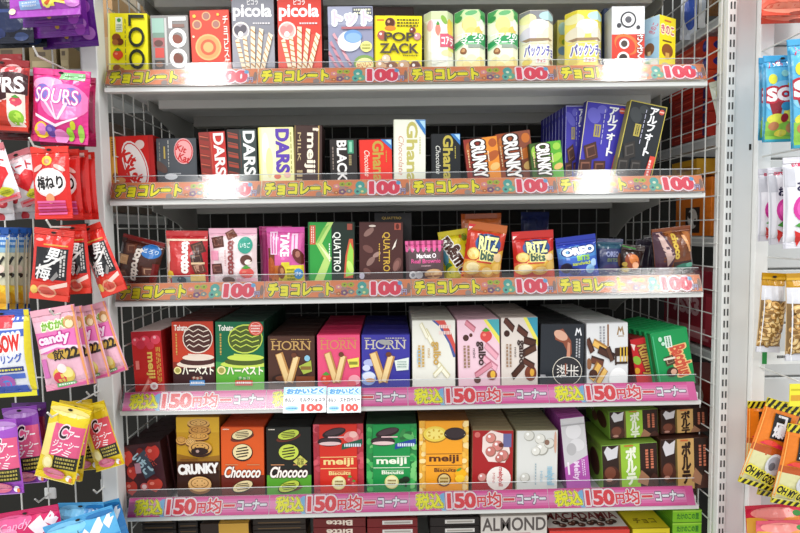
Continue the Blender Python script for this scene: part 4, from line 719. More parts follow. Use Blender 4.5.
def chococo(label, TL, TR, base, low, tc, bc, side, top, rl, dia):
    carton('biscuit_box', label, TL, TR, 490, .034, .055, base, [
        R(0, -.4, 1, .24, low), small_print(.05, .95, .2, .98, 'f4e8d8', 1), E(.5, .84, .28, .06, '6a2c1c', 14), biscuit(.5, .88, .26, .08, bc, '2c1a14', 4, rot=14), biscuit(.5, .6, .24, .14, bc, '241612', 4), R(.1, .4, .4, .415, 'c88a60'), R(.6, .4, .9, .415, 'c88a60'),
        T('Chococo', .08, .2, .92, .38, 'fbf4ec', 0, .03, (('5a2018', .05),), .35), E(.55, .03, .26, .05, '6a2c1c', 10), biscuit(.5, .06, .26, .09, bc, '2c1a14', 4, rot=20)]+([P([(.6, .46), (.76, .36), (.92, .46), (.76, .56)], 'd0cc60'), T('宇治\n抹茶', .68, .4, .84, .52, '5a5a20', 0, .02)] if dia else []), sh=5, side=side, top=top, rows=4, rl=rl)
chococo('orange biscuit box with white script lettering and striped round biscuits', (220.2, 427), (264.2, 427), 'e05a1c', '6a2014', 'fbf4ec', 'f0dca8', 'a83a14', 'd0481c', 'orange striped biscuit box on the fifth shelf', False)
chococo('black and green biscuit box with white script lettering and green biscuits', (265.6, 427.3), (311.2, 427), '1c1d1a', '5aa830', 'f4f4ec', 'c8d850', '10110f', '181917', 'black and green striped biscuit box on the fifth shelf', True)
def meiji(label, TL, TR, yv, base, blobs, dk, tc, ck, badge, rib, art, side, top, rl, ty=.62):
    r = random.Random(len(label)); bl = []
    for k in range(44):
        v = -.15+1.12*r.random(); e_ = r.random() < .5; u = (.0+.12*r.random()) if e_ else (1-.12*r.random()); bl.append(E(u, v, .05+.03*r.random(), .035+.02*r.random(), r.choice(blobs), r.random()*180, 10))
    carton('biscuit_box', label, TL, TR, yv, .034, .048, base, [R(0, -.3, .12, 1, dk), R(.88, -.3, 1, 1, dk)]+bl+[R(.13, -.3, .87, 1, base), R(.14, .48, .86, .49, tc), R(.14, .3, .86, .31, tc), T('meiji', .2, .33, .8, .47, tc, 0, .035), R(.3, .26, .74, .265, tc), T('Biscuits', .3, .2, .74, .26, tc, 0, .04)]+ck+
        ([P([(.56, .60), (.98, .68), (.98, .77), (.58, .69)], rib), small_print(.62, .63, .96, .72, 'd8e8f0', 1)] if rib else [])+[O(.5, .08, .14, badge), O(.5, .08, .115, 'd8c080' if badge != 'e8dc90' else 'f2ecb8'), small_print(.42, .03, .58, .13, '8a6a20', 2)]+art, sh=5, side=side, top=top, rows=4, rl=rl)
dkc = [E(.33, .73, .24, .075, '2a1a1e'), E(.33, .735, .2, .055, '3c2a30'), E(.34, .7, .22, .03, 'e8c8c8'), E(.42, .87, .24, .07, '2a1a1e', 14), E(.43, .885, .2, .045, '48353c', 14), R(.3, .79, .62, .81, 'e8c0c4')]
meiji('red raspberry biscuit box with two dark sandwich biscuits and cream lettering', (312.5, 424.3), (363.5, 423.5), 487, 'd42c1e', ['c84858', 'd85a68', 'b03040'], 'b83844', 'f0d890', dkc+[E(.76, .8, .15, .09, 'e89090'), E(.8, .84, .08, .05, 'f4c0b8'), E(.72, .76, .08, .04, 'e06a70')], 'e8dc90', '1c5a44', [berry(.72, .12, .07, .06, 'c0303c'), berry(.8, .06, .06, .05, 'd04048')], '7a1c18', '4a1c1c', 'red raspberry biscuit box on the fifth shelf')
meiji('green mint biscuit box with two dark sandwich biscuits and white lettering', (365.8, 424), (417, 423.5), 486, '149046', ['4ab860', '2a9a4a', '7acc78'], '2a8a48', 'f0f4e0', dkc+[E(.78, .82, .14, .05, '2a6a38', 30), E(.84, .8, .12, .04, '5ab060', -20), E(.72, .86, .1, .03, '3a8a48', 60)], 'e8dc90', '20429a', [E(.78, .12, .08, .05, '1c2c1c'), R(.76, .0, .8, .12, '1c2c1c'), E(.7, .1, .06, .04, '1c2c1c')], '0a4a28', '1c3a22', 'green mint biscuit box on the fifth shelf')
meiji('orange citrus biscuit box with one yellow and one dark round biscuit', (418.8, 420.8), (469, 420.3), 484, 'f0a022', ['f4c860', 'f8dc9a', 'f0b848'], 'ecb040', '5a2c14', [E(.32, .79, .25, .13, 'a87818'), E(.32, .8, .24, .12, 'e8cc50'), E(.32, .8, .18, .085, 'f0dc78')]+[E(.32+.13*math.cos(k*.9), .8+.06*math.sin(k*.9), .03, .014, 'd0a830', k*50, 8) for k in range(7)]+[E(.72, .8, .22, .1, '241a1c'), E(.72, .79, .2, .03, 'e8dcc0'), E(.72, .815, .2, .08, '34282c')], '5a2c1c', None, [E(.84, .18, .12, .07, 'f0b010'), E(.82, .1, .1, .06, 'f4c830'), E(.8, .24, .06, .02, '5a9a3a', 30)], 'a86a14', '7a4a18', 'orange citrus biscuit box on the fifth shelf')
carton('chocolate_box', 'dark red chocolate ball box with pink balls and a white round label', (472.2, 430.3), (514, 430.3), 486, .036, .018, 'a61c20', [
    O(.12, .92, .07, 'd06a64'), P([(.25, .88), (.45, 1), (.85, .92), (.92, .6), (.8, .42), (.4, .44), (.24, .62)], 'f0dcd6'), R(.75, .7, .95, .94, '6a6a9a'), ball(.45, .86, .13, 'd88a80'), ball(.62, .72, .14, 'd4847c'), ball(.45, .62, .13, 'c87870'), ball(.75, .55, .14, 'd08078'), ball(.66, .5, .1, 'c06a62'), E(.7, .74, .06, .04, '6a3024'),
    O(.65, .14, .3, 'f2e8e2'), T('meltyball', .62, .0, .76, .34, 'c0343a', -90, .03), T('MINI', .5, .06, .56, .24, 'c06a64', -90, .0), ball(.25, .16, .11, 'd8908a')], sh=5, side='8a6a50', top='9a8a6a', rows=11, rl='dark red chocolate ball box on the fifth shelf')
carton('chocolate_box', 'white chocolate ball box with grey white balls and pale blue letters', (515.6, 430.5), (558.3, 430), 485, .036, .018, 'dcdcd8', [
    R(0, -.2, .03, 1, 'a0a08a'), ball(.32, .9, .13, 'd8d6ce', 'f8f8f4', 'a8a69c'), ball(.58, .84, .13, 'e0ded6', 'f8f8f4', 'a8a69c'), ball(.62, .66, .16, 'dcdad2', 'f8f8f4', 'a09e94'), ball(.8, .76, .13, 'd8d6ce', 'f8f8f4', 'a8a69c'), E(.74, .78, .06, .05, '8a6a5a'), E(.94, .78, .03, .2, 'd8a890'), ball(.48, .62, .11, 'e2e0d8', 'f8f8f4', 'a8a69c'), ball(.22, .14, .12, 'd4d2ca', 'f8f8f4', 'a8a69c'),
    T('meltyball', .7, .0, .92, .34, '9ac8dc', -90, .03), T('MINI', .58, .06, .64, .26, 'a0c4d4', -90, .0), small_print(.45, .0, .5, .4, 'a0b4bc', 1, True)], sh=5, side='8a7a5c', top='8a8468', rows=11, rl='white chocolate ball box on the fifth shelf')
carton('chocolate_box', 'pale grey box with a magenta lower half and white letters leaning right', (559.5, 419), (584.5, 416), 480, .042, .012, 'cfcdcf', [
    P([(0, .22), (1, .38), (1, -.4), (0, -.4)], 'b858b0'), E(.5, .78, .32, .12, 'e2e0e2', 20), E(.6, .56, .3, .1, 'dedcde', -20), E(.35, .5, .2, .1, 'b8b6b8'), T('Melty', .3, .0, .62, .3, 'f0d8f0', -90, .04), R(.12, .1, .2, .3, 'f4e8f4'), small_print(.7, .05, .85, .32, 'f0d0f0', 2, True), R(.0, .88, 1, .9, 'a8a6a8')], sh=5, side='8a3a86', top='a84a9c', rows=10, rl='pale grey and magenta box on the fifth shelf')
def porte(label, TL, TR, base, c, yb, Y, zd, yt, side, sq, topc, group):
    return carton('chocolate_biscuit_box', label, TL, TR, yb, Y, .15, base, [
        R(.34, -.4, .68, 1, c), R(.30, -.4, .34, 1, '6a5a2c' if base == '2c1812' else base), E(.16, .3, .15, .22, '4a2418'), E(.14, .36, .1, .14, '7a4432'), P([(.04, .85), (.1, .98), (.18, .9), (.3, .98), (.27, .7), (.1, .65)], 'd8d6da'), E(.12, .2, .06, .04, 'b88878'), P([(.7, -.1), (.92, .3), (1, .2), (1, -.1)], '4a2a22'), P([(.62, .1), (.7, .38), (.84, .2), (.8, .0)], 'a8785a'),
        T('ポ\nル\nテ', .42, .04, .62, .94, '2c1a10' if c != '9ac83a' else 'f2f6e0', 0, .06), small_print(.76, .4, .94, .85, 'd0785a', 2, True), R(.4, .95, .56, .98, 'd06a3c')], zd=zd, side=side, top=topc, group=group, sideart=(-1, [R(0, 0, 1, 1, side), E(.7, .5, .2, .3, sq), E(.4, .4, .12, .2, '7a5038'), R(0, .86, 1, 1, topc), T('ポルテ', .1, .5, .4, .8, 'f0f4d0', 0, .03)], ))
zt = DECK[5]+.0004
g5 = 'flat chocolate biscuit boxes stacked in two layers'
b1 = porte('green chocolate biscuit box in the lower layer of the right-hand stack', (601, 446), (657.5, 442), '2c1812', '9ac83a', 487, .040, zt, 0, '7aa83a', '4a2c1c', '6a8a30', g5)
b2 = porte('beige chocolate biscuit box in the lower layer of the right-hand stack', (660, 440), (709.5, 437), '2c1812', 'd0a868', 486, .040, zt, 0, '4a2a1c', '3a1c14', '3a2018', g5)
ctop = lambda e: e.location.z+max(v[2] for v in e.children[0].bound_box)+.0035
b3 = porte('green chocolate biscuit box on top of the lower green one', (608.5, 412), (658, 408.5), '2c1812', '9ac83a', 441, .060, ctop(b1), 0, '7aa83a', '4a2c1c', '6a8a30', g5)
b4 = porte('beige chocolate biscuit box on top of the lower beige one', (660.5, 410.5), (708, 407.6), '2c1812', 'd0a868', 436, .058, ctop(b2), 0, '4a2a1c', '3a1c14', '3a2018', g5)
# =============================================================== BOTTOM SHELF (seen from above)
def lying(name, label, TL, TR, Y, dep, base, art, topart, side, top, h=.03, rows=1, rl=None, group=None, stack=1, sl=None):
    """a box whose upper front edge runs between the two picture points; its pile reaches down to the bottom shelf"""
    A = at(*TL, Y); first = None
    for k in range(stack):
        z1 = A.z-k*(h+.0008)
        lab = label if k == 0 else f'{sl or label}, {ORD[k]} from the top of its pile'
        e = carton(name, lab, (TL[0], TL[1]), (TR[0], TR[1]), None, Y, dep, base, art, zd=z1-h, h=h, side=side, top=top, topart=topart if k == 0 else None, rows=rows if k == 0 else 1, rl=rl, group=group or ((sl or label)+' in a pile' if stack > 1 else None), flap=False)
        off = A.z-at((TL[0]+TR[0])/2, (TL[1]+TR[1])/2, Y).z
        e.location.z = z1-h; e.rotation_euler[1] = 0
    if z1-h-.001 > DECK[6]+.004:
        rz = MB(); B = at(*TR, Y); rz.box(A.x+.004, Y+.004, DECK[6]-ZS[6], B.x-.004, Y+dep-.004, z1-h-.0006-ZS[6], mat('8a7a62', 'k')); rz.obj('riser', BOTTOM)
for i, (x0, x1, y, c) in enumerate(((141, 176, 519, '221a16'), (177.5, 198, 517, '1c1412'), (252, 306, 514, '261c16'))):
    lying('chocolate_box', ['flat dark brown box pile at the left end of the bottom shelf', 'flat near-black box pile second from left on the bottom shelf', 'flat dark box pile right of the gold box on the bottom shelf'][i], (x0, y), (x1, y), .05, .09, c, [R(.1, .3, .9, .45, '6a5030')], [R(.1, .1, .9, .2, '4a3a2a'), R(.05, .5, .95, .55, '3a2c20')], c, c, h=.012, stack=4, sl=['flat dark brown box at bottom left', 'flat near-black box second pile of the bottom shelf', 'flat dark box beside the gold box'][i])
lying('chocolate_box', 'gold and dark box on the bottom shelf under the orange striped biscuits', (200, 524), (249, 523), .035, .06, '2a1c16', [R(.38, 0, 1, 1, 'c89a3c'), R(.42, .2, .95, .8, 'd8ac4c')], [R(.38, 0, 1, 1, 'd0a040'), R(.46, .2, .92, .6, '8a6a2c'), R(.05, .3, .3, .6, '4a3a2c')], '3a2618', '2a1c16', h=.13)
BIT = [R(.42, .2, .9, .8, '7a1c20')]
for i, (x0, x1, y) in enumerate(((313, 366, 519), (367, 418, 519), (430, 480, 518))):
    c = ['6a1a1c', '74191c', '1c1414'][i]
    lying('chocolate_box', ['dark red chocolate box pile with upside down cream word on the bottom shelf', 'red chocolate box pile with a white bar beside the cream word pile', 'black chocolate box pile with a white bar left of the almond box'][i], (x0, y), (x1, y), .04, .10, c, [T('Bitte', .25, .15, .75, .8, 'e8d8c8', 180, .03)] if i == 0 else [R(.3, .3, .9, .75, 'd8d4d0'), R(.34, .4, .86, .6, 'a8a098')], [T('Bitte', .2, .2, .8, .6, 'c8a890', 0, .02), R(.0, .7, 1, .75, '8a3a30')] if i == 0 else [R(.3, .3, .9, .6, '8a2c2c' if i == 1 else '3a3030'), R(.1, .75, .9, .8, 'a88060')], c, c, h=.019, stack=3, sl=['dark red chocolate box with upside down cream word', 'red white-barred box on the bottom shelf', 'black white-barred box on the bottom shelf'][i])
lying('chocolate_box', 'white and red almond chocolate box with large grey capitals on the bottom shelf', (480, 516.5), (547, 514.5), .034, .12, 'd6cfc8', [R(.28, .0, .75, .68, 'c42c2c'), T('ALMOND', .02, .72, .98, .97, '5a5250', 0, .02), T('meiji', .04, .45, .24, .6, '4a4444', 0, .03), R(.36, .2, .66, .5, '9a2020')], [R(.05, .1, .95, .9, 'c8c0b8'), R(.2, .3, .8, .7, 'b8342c')], 'a89c94', 'cfc8c0', h=.12)
lying('chocolate_box', 'white and red macadamia chocolate box with dark red capitals seen from above', (549, 531), (630, 529), .036, .10, 'c8322a', [R(0, .6, 1, 1, 'd83a30')], [R(0, 0, 1, 1, 'd8d2cc'), R(0, 0, 1, .12, 'c8322a'), T('MACADAMIA', .04, .46, .96, .76, '7a1c20', 0, .03)]+[ball(.14+k*.12, .33+.08*(k % 2), .05, '3a1c14', 'b89888', '1c0e0a') for k in range(7)]+[ball(.2+k*.12, .2+.05*(k % 2), .05, '54281c', 'c8a898', '1c0e0a') for k in range(6)], '9a2420', 'd0c8c0', h=.10)
lying('chocolate_box', 'yellow chocolate box pile right of the macadamia box on the bottom shelf', (632, 529), (670, 527), .04, .075, 'e0cc20', [R(.1, .3, .9, .6, 'b09a14')], [T('チョコ', .2, .3, .8, .6, '8a7810', 0, .04), R(0, .0, 1, .06, 'b8a418')], 'b8a618', 'e6d428', h=.024, stack=2, sl='yellow chocolate box on the bottom shelf', rows=2, rl='yellow chocolate box on the bottom shelf')
lying('biscuit_box', 'bright lime green box lying on top of the bottom shelf stack', (672, 510.5), (702, 509.1), .045, .14, '86cc2a', [T('たけのこの里', .15, .25, .9, .75, '2c7a2c', 0, .05), R(0, .86, 1, 1, 'a8e04a')], [R(.1, .2, .9, .8, '6ab024'), T('たけのこの里', .15, .3, .9, .6, '2c7a2c', 0, .04)], '5a9a20', '7ac028', h=.0275, stack=3, sl='bright lime green box on the bottom shelf')
# =============================================================== BAGS HANGING LEFT
HK = 'bags hanging on hooks left of the shelves'
gum = lambda: [R(.0, -.2, 1, 1, 'a545b4'), E(.3, .5, .3, .2, 'b860c4'), R(.16, .10, .46, .20, '8fb0e0'), small_print(.2, .12, .42, .19, 'd8e4f4', 2), R(.5, .12, .66, .3, 'f0e050'), R(.66, .16, .86, .36, 'f0e050'), T('グミ', .5, .14, .84, .34, 'd8642c', 6, .06, (('f4ec70', .14),)), E(.9, .16, .1, .06, 'c878c8'), E(.05, .08, .05, .04, 'f0e8c0')]
bag('gummy_bag', 'purple gummy bag with yellow and orange letters, nearest of the pile at the top left', (2, -60), (74, -64), 17, -.155, .020, 'a040b0', gum(), seal='8a34a0', seed=50, group='purple gummy bags piled on one hook', lean=.05)
for k, (x0, x1, yb, c) in enumerate(((14, 74, 26, '6a2490'), (22, 79, 37, '7a2c9c'), (31, 87, 48, '5c1c84'))):
    bag('gummy_bag', ['purple gummy bag second from the front in the top left pile', 'purple gummy bag third from the front in the top left pile', 'darkest purple gummy bag at the back of the top left pile'][k], (x0, -60), (x1, -64), yb, -.125+.036*k, .014, c, [E(.85, .12, .12, .06, 'b070c0'), E(.85, .06+.3*(k == 2), .09, .06, '9a4ab0'), R(.2, .04, .5, .06, '8a50a8'), E(.45, .1, .04, .02, 'd0a040')], seal=c, seed=51+k, group='purple gummy bags piled on one hook')
for k in range(2):
    bag('gummy_bag', ['navy black bag at the top left corner, in front', 'navy black bag at the top left corner, behind the other'][k], (-34+k*10, -60), (26+k*13, -62), 44+4*k, -.10+.035*k, .02, '14182c', [E(.6, .2, .3, .1, '1f2a50'), E(.3, .1, .25, .06, '2a3668'), R(.3, .28, .9, .31, '3a4a80'), E(.8, .06, .12, .04, '30406c')], seal='101426', seed=55+k, group='navy black bags at the top left corner')
def sours_red(label, TL, TR, yb, Y, sd):
    bag('gummy_bag', label, TL, TR, yb, Y, .028, 'b82a20', [
        R(0, .7, 1, 1, '8a1c20'), E(.2, .82, .2, .1, 'e0a0a0'), E(.2, .82, .14, .07, 'c85a60'), E(.7, .85, .18, .09, 'e0a8a8'), E(.7, .85, .12, .06, 'c04048'), E(.62, .62, .5, .2, '3a1014', 10), T('SOURS', -.1, .5, .95, .72, 'f6ecec', 8, .03), R(0, -.2, 1, .42, 'c8341e'), P([(.0, .3), (.5, .38), (.8, .5), (.8, .48), (.5, .36), (0, .28)], 'f0d0c8'), R(.68, .08, .96, .52, 'f0dcd0'), berry(.82, .42, .1, .06, 'd0405a'), E(.82, .2, .12, .1, '8ac030'), E(.84, .22, .06, .05, 'b8e050'), E(.3, .12, .12, .12, 'f0a020'), E(.3, .1, .06, .07, 'f8dc40'), R(0, -.1, 1, .02, '5a1014')], seal='8a1c1c', seed=sd, group='dark red sour gummy bags left of the pink one')
sours_red('dark red sour gummy bag at the left edge, nearest of the three', (-24, 58), (30, 61), 132, -.13, 60)
sours_red('dark red sour gummy bag at the left edge, middle of the three', (-32, 55), (22, 54), 128, -.095, 61)
bag('gummy_bag', 'darkest red sour gummy bag whose edge shows right of the other red ones', (-20, 74), (35, 76), 140, -.06, .02, '6a1418', [R(.5, .05, .95, .3, '4a1014'), R(.6, .3, .96, .6, '8a2020')], seal='6a1418', seed=62)
bag('gummy_bag', 'bright pink sour gummy bag with white letters and purple berries', (33.5, 67.5), (91, 72), 143, -.12, .028, 'de2f86', [
    R(0, .86, 1, 1, 'e8408e'), E(.3, .78, .28, .1, 'f0a0c8'), E(.62, .55, .4, .25, 'f07ab8'), R(.0, -.1, .14, .6, 'c81c5c'), E(.22, .66, .15, .12, '7a68b8'), E(.74, .62, .17, .13, '7a68b8'), T('SOURS', .1, .52, .86, .72, 'faf4fa', -2, .0, (('d060a8', .06),)), R(.5, .86, .92, .96, '8ac88a'), T('グレープ', .54, .865, .88, .95, 'd0f0d0', 0, .03),
    P([(.28, .54), (.5, .3), (.54, .3), (.34, .54)], 'f4d4ec'), P([(.64, .54), (.52, .3), (.56, .3), (.7, .54)], 'f4d4ec'), P([(.42, .54), (.44, .54), (.53, .3), (.5, .3)], 'f4d4ec'), P([(.1, .38), (.5, .24), (.86, .36), (.86, .34), (.5, .2), (.1, .34)], 'f8e4f4'),
    O(.22, .16, .14, 'f0c830', 14), O(.22, .17, .10, 'e88ac8', 14), E(.4, .15, .1, .08, '6a4ab0'), E(.38, .17, .04, .03, '9a7ad0'), E(.72, .12, .06, .09, '9ad030'), E(.78, .24, .04, .06, 'c8c820'), E(.9, .14, .05, .12, '9ac848'), E(.56, .08, .12, .1, 'f090d0')], seal='d83a8a', seed=63)
bag('gummy_bag', 'crimson sour gummy bag whose edge shows behind the bright pink one', (40, 76), (96, 78), 146, -.085, .02, 'b01c54', [R(.85, .2, .97, .8, '8a1440')], seal='a0184c', seed=64)
def umeheart(label, TL, TR, yb, Y, sd):
    bag('candy_bag', label, TL, TR, yb, Y, .020, 'e9e7ea', [R(0, .84, 1, 1, 'c87078'), E(.5, .84, .5, .06, 'e8c8cc'), T('ハート', .1, .62, .9, .78, 'c02838', 0, .04), P([(.5, .2), (.1, .44), (.12, .56), (.3, .62), (.5, .54), (.7, .62), (.88, .56), (.9, .44)], 'd8262c'), E(.32, .54, .1, .04, 'f08080'), E(.6, .16, .26, .07, 'd8d830'), O(.6, .16, .18, 'd8d830', 7), small_print(.42, .13, .78, .19, '8a9a20', 2), R(.1, .04, .92, .075, 'c83a44'), R(.03, .1, .05, .8, 'c8c4cc')], seal='d08a90', seed=sd, group='white heart candy bags hanging in a fan')
umeheart('white candy bag with red heart at the left edge, front of the fan', (-24, 150), (3, 142), 202, -.14, 66)
umeheart('white candy bag with red heart leaning right, middle of the fan', (2, 157), (29, 147), 203, -.112, 67)
umeheart('white candy bag with red heart mostly hidden at the back of the fan', (14, 152), (33, 147), 196, -.075, 68)
for k in range(2):
    bag('candy_bag', ['white candy bag with red dots at the left edge under the heart bags', 'white candy bag with red dots beside the red plum bags'][k], (-22+26*k, 190), (12+24*k, 188), 221-k*2, -.09+.02*k, .024, 'dcd8da', [O(.2, .3, .14, 'b8303a'), O(.6, .1, .13, 'b8303a'), O(.8, .5, .12, 'b8303a'), O(.45, .62, .12, 'b8303a'), O(.1, .75, .1, 'b8303a')], seal='d0ccd0', seed=69+k, group='white candy bags with red dots under the heart bags')
def plum(label, TL, TR, yb, Y, sd, full=True):
    bag('candy_bag', label, TL, TR, yb, Y, .016, 'd8241f', [R(0, .88, 1, 1, 'e03428')]+([E(.5, .5, .42, .2, 'f0d8d8'), E(.5, .5, .38, .175, 'f8f2f0'), T('梅ねり', .16, .4, .86, .6, '1c1616', 2, .045), O(.46, .8, .13, 'e8c83a', 12), O(.46, .79, .07, 'e88a60', 10), E(.5, .28, .12, .07, 'f0a070'), E(.2, .7, .16, .03, 'f0b8b0', 30), E(.78, .7, .16, .03, 'f0b8b0', -30)]+[R(.12+.02*(k % 2), .06+.04*k, .88, .09+.04*k, ['e0609a', 'c83a7a'][k % 2]) for k in range(5)] if full else [R(.82, .1, .86, .9, 'b01818'), R(.7, .9, .9, .96, 'f0c8c0')]), seal='dc2c24', seed=sd, group='red plum candy bags on one hook')
plum('red plum candy bag with a white oval and black characters, in front', (30.5, 147), (68.5, 146), 219, -.13, 72)
plum('red plum candy bag with a white oval, right behind the front one', (43, 150), (79, 149), 219, -.105, 73)
plum('red plum candy bag third from the front showing only its red edge', (52, 151), (88, 150), 220, -.083, 74, False)
plum('red plum candy bag at the back nearest the white post', (60, 153), (94.5, 152), 220, -.062, 75, False)
for k, (x0, x1) in enumerate(((-12, 9.5), (0, 19), (10, 27.5), (18, 32))):
    bag('snack_bag', f'blue topped yellow snack bag at the left edge, {["leftmost", "second from left", "third from left", "rightmost"][k]} of the four', (x0, 227), (x1, 228), 309, -.13+.026*k, .014, 'd8d4b8', [R(0, .86, 1, 1, '1f4f9a'), R(0, .74, 1, .88, '3a7ac0'), R(0, .7, 1, .76, '8ab0c8'), small_print(.4, .78, .9, .9, 'b8d0e8', 2), P([(.5, .5), (.6, .48), (.9, .64), (.82, .66)], '1c1c18'), E(.7, .5, .2, .05, 'e8d0c0'), E(.75, .42, .2, .03, '2c2418', 20), E(.7, .4, .1, .02, 'd8d4b8', 20), R(0, -.1, 1, .3, 'e0b020'), E(.4, .26, .5, .06, 'e8c83a'), E(.6, .12, .4, .1, 'd89a18'), R(.92, .0, 1, .86, 'a8a48c')], seal='1c4890', seed=76+k, group='blue topped yellow snack bags at the left edge')
def otoko(label, TL, TR, yb, Y, sd, rich=True, yaw=0):
    bag('candy_bag', label, TL, TR, yb, Y, .016, 'd8281e', [E(.18, .84, .1, .02, 'f0b0a8'), R(.3, .77, .9, .79, 'd89a40'), R(.12, .3, .92, .74, '1a191c'), T('男', .38, .52, .72, .74, 'f6f4f2', -6, .02, (), .15), T('梅', .14, .28, .56, .5, 'f2f0ee', -6, .02, (), .15), P([(.15, .45), (.5, .52), (.85, .66), (.85, .62), (.5, .48), (.15, .42)], 'e8e4e0'), small_print(.74, .34, .9, .72, 'c8c4c0', 2, True), P([(.55, .3), (.7, .42), (.75, .36), (.62, .28)], '8a8684'),
        R(0, -.1, 1, .26, 'd83c2c'), E(.45, .13, .24, .09, 'e8a080', -10), E(.45, .13, .2, .06, 'd8584a', -10), E(.12, .14, .1, .06, 'f0c860'), P([(.5, .2), (.95, .28), (.95, .22), (.6, .16)], 'f0d0c4')], seal='d0342a', seed=sd, group='red bags with black panels fanned on one hook', yaw=yaw)
otoko('red candy bag with a black panel and white brush characters, leftmost of the fan', (34.8, 227), (75, 231.5), 300, -.13, 81)
otoko('red candy bag with a black panel, middle of the fan', (60, 225.5), (86, 224), 294, -.10, 82)
otoko('red candy bag with a black panel tilted right, rightmost of the fan', (75, 231), (100, 221.5), 294, -.074, 83)
bag('snack_bag', 'blue and white striped snack bag with red letters at the left edge', (-26, 312), (30, 308.5), 397, -.13, .026, 'e4e6ee', [
    R(0, .86, 1, .93, '3a5ab8'), R(.45, .8, .72, .94, 'd8404a'), R(0, .7, .9, .78, '4a68c0'), T('RAINBOW', .05, .52, .84, .72, 'd83028', 4, .06, (('f4f4f4', .12),)), T('ボトリング', .2, .4, .86, .5, '3a5ab8', 4, .03), R(.4, .3, .85, .36, '2a3a80'), small_print(.44, .31, .82, .35, 'e0d860', 1), R(0, .22, .86, .28, '4a68c0'), O(.52, .18, .14, 'a858a8'), O(.52, .16, .08, '4a8ad8'), R(0, .06, .86, .14, '4060bc'), R(.9, -.1, 1, 1, 'e0d028'), R(0, -.1, 1, .05, 'e0d82c')], seal='3a58b0', seed=84)
def ramune(label, TL, TR, yb, Y, sd):
    bag('candy_bag', label, TL, TR, yb, Y, .016, 'ecb8ca', [
        R(0, .86, 1, 1, 'e4a8b8'), T('かむかむ', .2, .74, .84, .85, '7ab03a', 3, .07, (('f0f0d0', .14),)), E(.84, .8, .12, .08, 'c89058'), E(.84, .78, .08, .05, 'f0d8b0'), R(0, .46, 1, .72, 'e070b0'), P([(0, .46), (.5, .52), (1, .46), (1, .5), (.5, .56), (0, .52)], 'f4d8e8'), T('candy', .08, .54, .82, .7, 'f8e0f0', 3, .05, (('c02c8a', .1),)), E(.6, .43, .38, .06, 'c8a040'), T('22', .66, .36, .94, .5, '2a1c14', 3, .05), T('飲', .36, .36, .64, .5, '2a1c14', 3, .02), R(.03, .16, .18, .4, "d870b8"), E(.5, .17, .24, .11, 'f0d060'), E(.4, .14, .14, .08, 'e03a50'), E(.6, .2, .12, .07, 'f4e890'), E(.5, .26, .1, .06, 'f8e8e8'), R(.28, .03, .72, .08, '6aa868'), small_print(.32, .04, .7, .075, 'e0f0e0', 1), P([(0, 0), (1, .06), (1, .02), (0, -.04)], 'd05a90'), R(.95, -.1, 1, 1, 'e89a60')], seal='e098b0', seed=sd, group='pink candy bags fanned on one hook')
ramune('pink candy bag with black numerals, nearest and leftmost of the fan', (30, 311.5), (74, 304), 388, -.14, 86)
ramune('pink candy bag with black numerals, second of the fan', (47, 311), (82, 305.5), 386, -.112, 87)
ramune('pink candy bag with black numerals, third of the fan', (60, 311), (93, 304), 380, -.088, 88)
ramune('pink candy bag with black numerals, farthest right of the fan', (72, 310.5), (105, 300.5), 375, -.064, 89)
def cwafer(label, TL, TR, yb, Y, sd, edge, core, grp, c2):
    bag('candy_bag', label, TL, TR, yb, Y, .014, edge, [
        E(.5, .92, .5, .06, c2), P([(.0, .7), (.28, .78), (.4, .7), (.24, .3), (.02, .3)], c2), R(.24, .34, .98, .76, core), T('C', .4, .58, .62, .76, '241a20', 0, .03, (('f4d8e0', .08),), .2), T('アー', .6, .58, .9, .7, 'fbeef2', 0, .03, (), .3), T('ジューシー', .3, .46, .94, .56, 'fbeef2', 0, .03, (), .3), T('グミ', .3, .35, .8, .45, 'fbeef2', 0, .03, (), .3), R(.4, .17, .97, .35, '23241a'), small_print(.46, .19, .92, .34, 'b8a850', 3), E(.27, .24, .14, .1, 'e8d880'), E(.27, .24, .1, .07, 'f4eab0'), E(.46, .1, .28, .07, 'd86a88', -6), E(.5, .11, .2, .04, 'e88aa4', -6), E(.85, .07, .07, .04, 'f0f0f0'), E(.9, .05, .04, .03, 'e07a40'), R(0, -.1, 1, .015, c2)], seal=edge, seed=sd, group=grp, st=.012)
g1 = 'purple and pink candy bags on the left'
cwafer('purple edged pink candy bag at the left border, nearest of the three', (-22, 421), (16.5, 418.5), 494, -.14, 91, '9a4ab8', 'de5a84', g1, 'b888cc')
cwafer('purple edged pink candy bag, middle of the three on the left', (2, 408.5), (37, 405), 483, -.105, 92, '8a40ac', 'de5a84', g1, 'b07ac8')
bag('candy_bag', 'dark crimson candy bag whose edge shows behind the purple ones', (12, 403), (46, 402), 448, -.07, .012, '5c2868', [R(.3, .1, .96, .7, '8a1c3a'), E(.8, .4, .1, .2, 'a83050')], seal='6a3088', seed=93)
g2 = 'yellow edged pink candy bags fanned by the left post'
cwafer('yellow edged pink candy bag tilted left, nearest of the fan', (52.5, 401), (92, 411), 479, -.14, 94, 'e4c81e', 'e05a86', g2, 'f0dc80')
cwafer('yellow edged pink candy bag second in the fan behind the nearest', (60, 400), (94, 406), 478, -.112, 95, 'd8b818', 'e05a80', g2, 'e8d060')
cwafer('yellow edged candy bag at the back of the fan, mostly hidden', (61, 402), (92, 399), 470, -.066, 96, 'c8a818', 'd05a40', g2, 'e0c850')
cwafer('yellow edged pink candy bag tilted right over the white post', (76, 408), (104, 400), 468, -.088, 97, 'e0c01c', 'dc4a58', g2, 'f0d840')
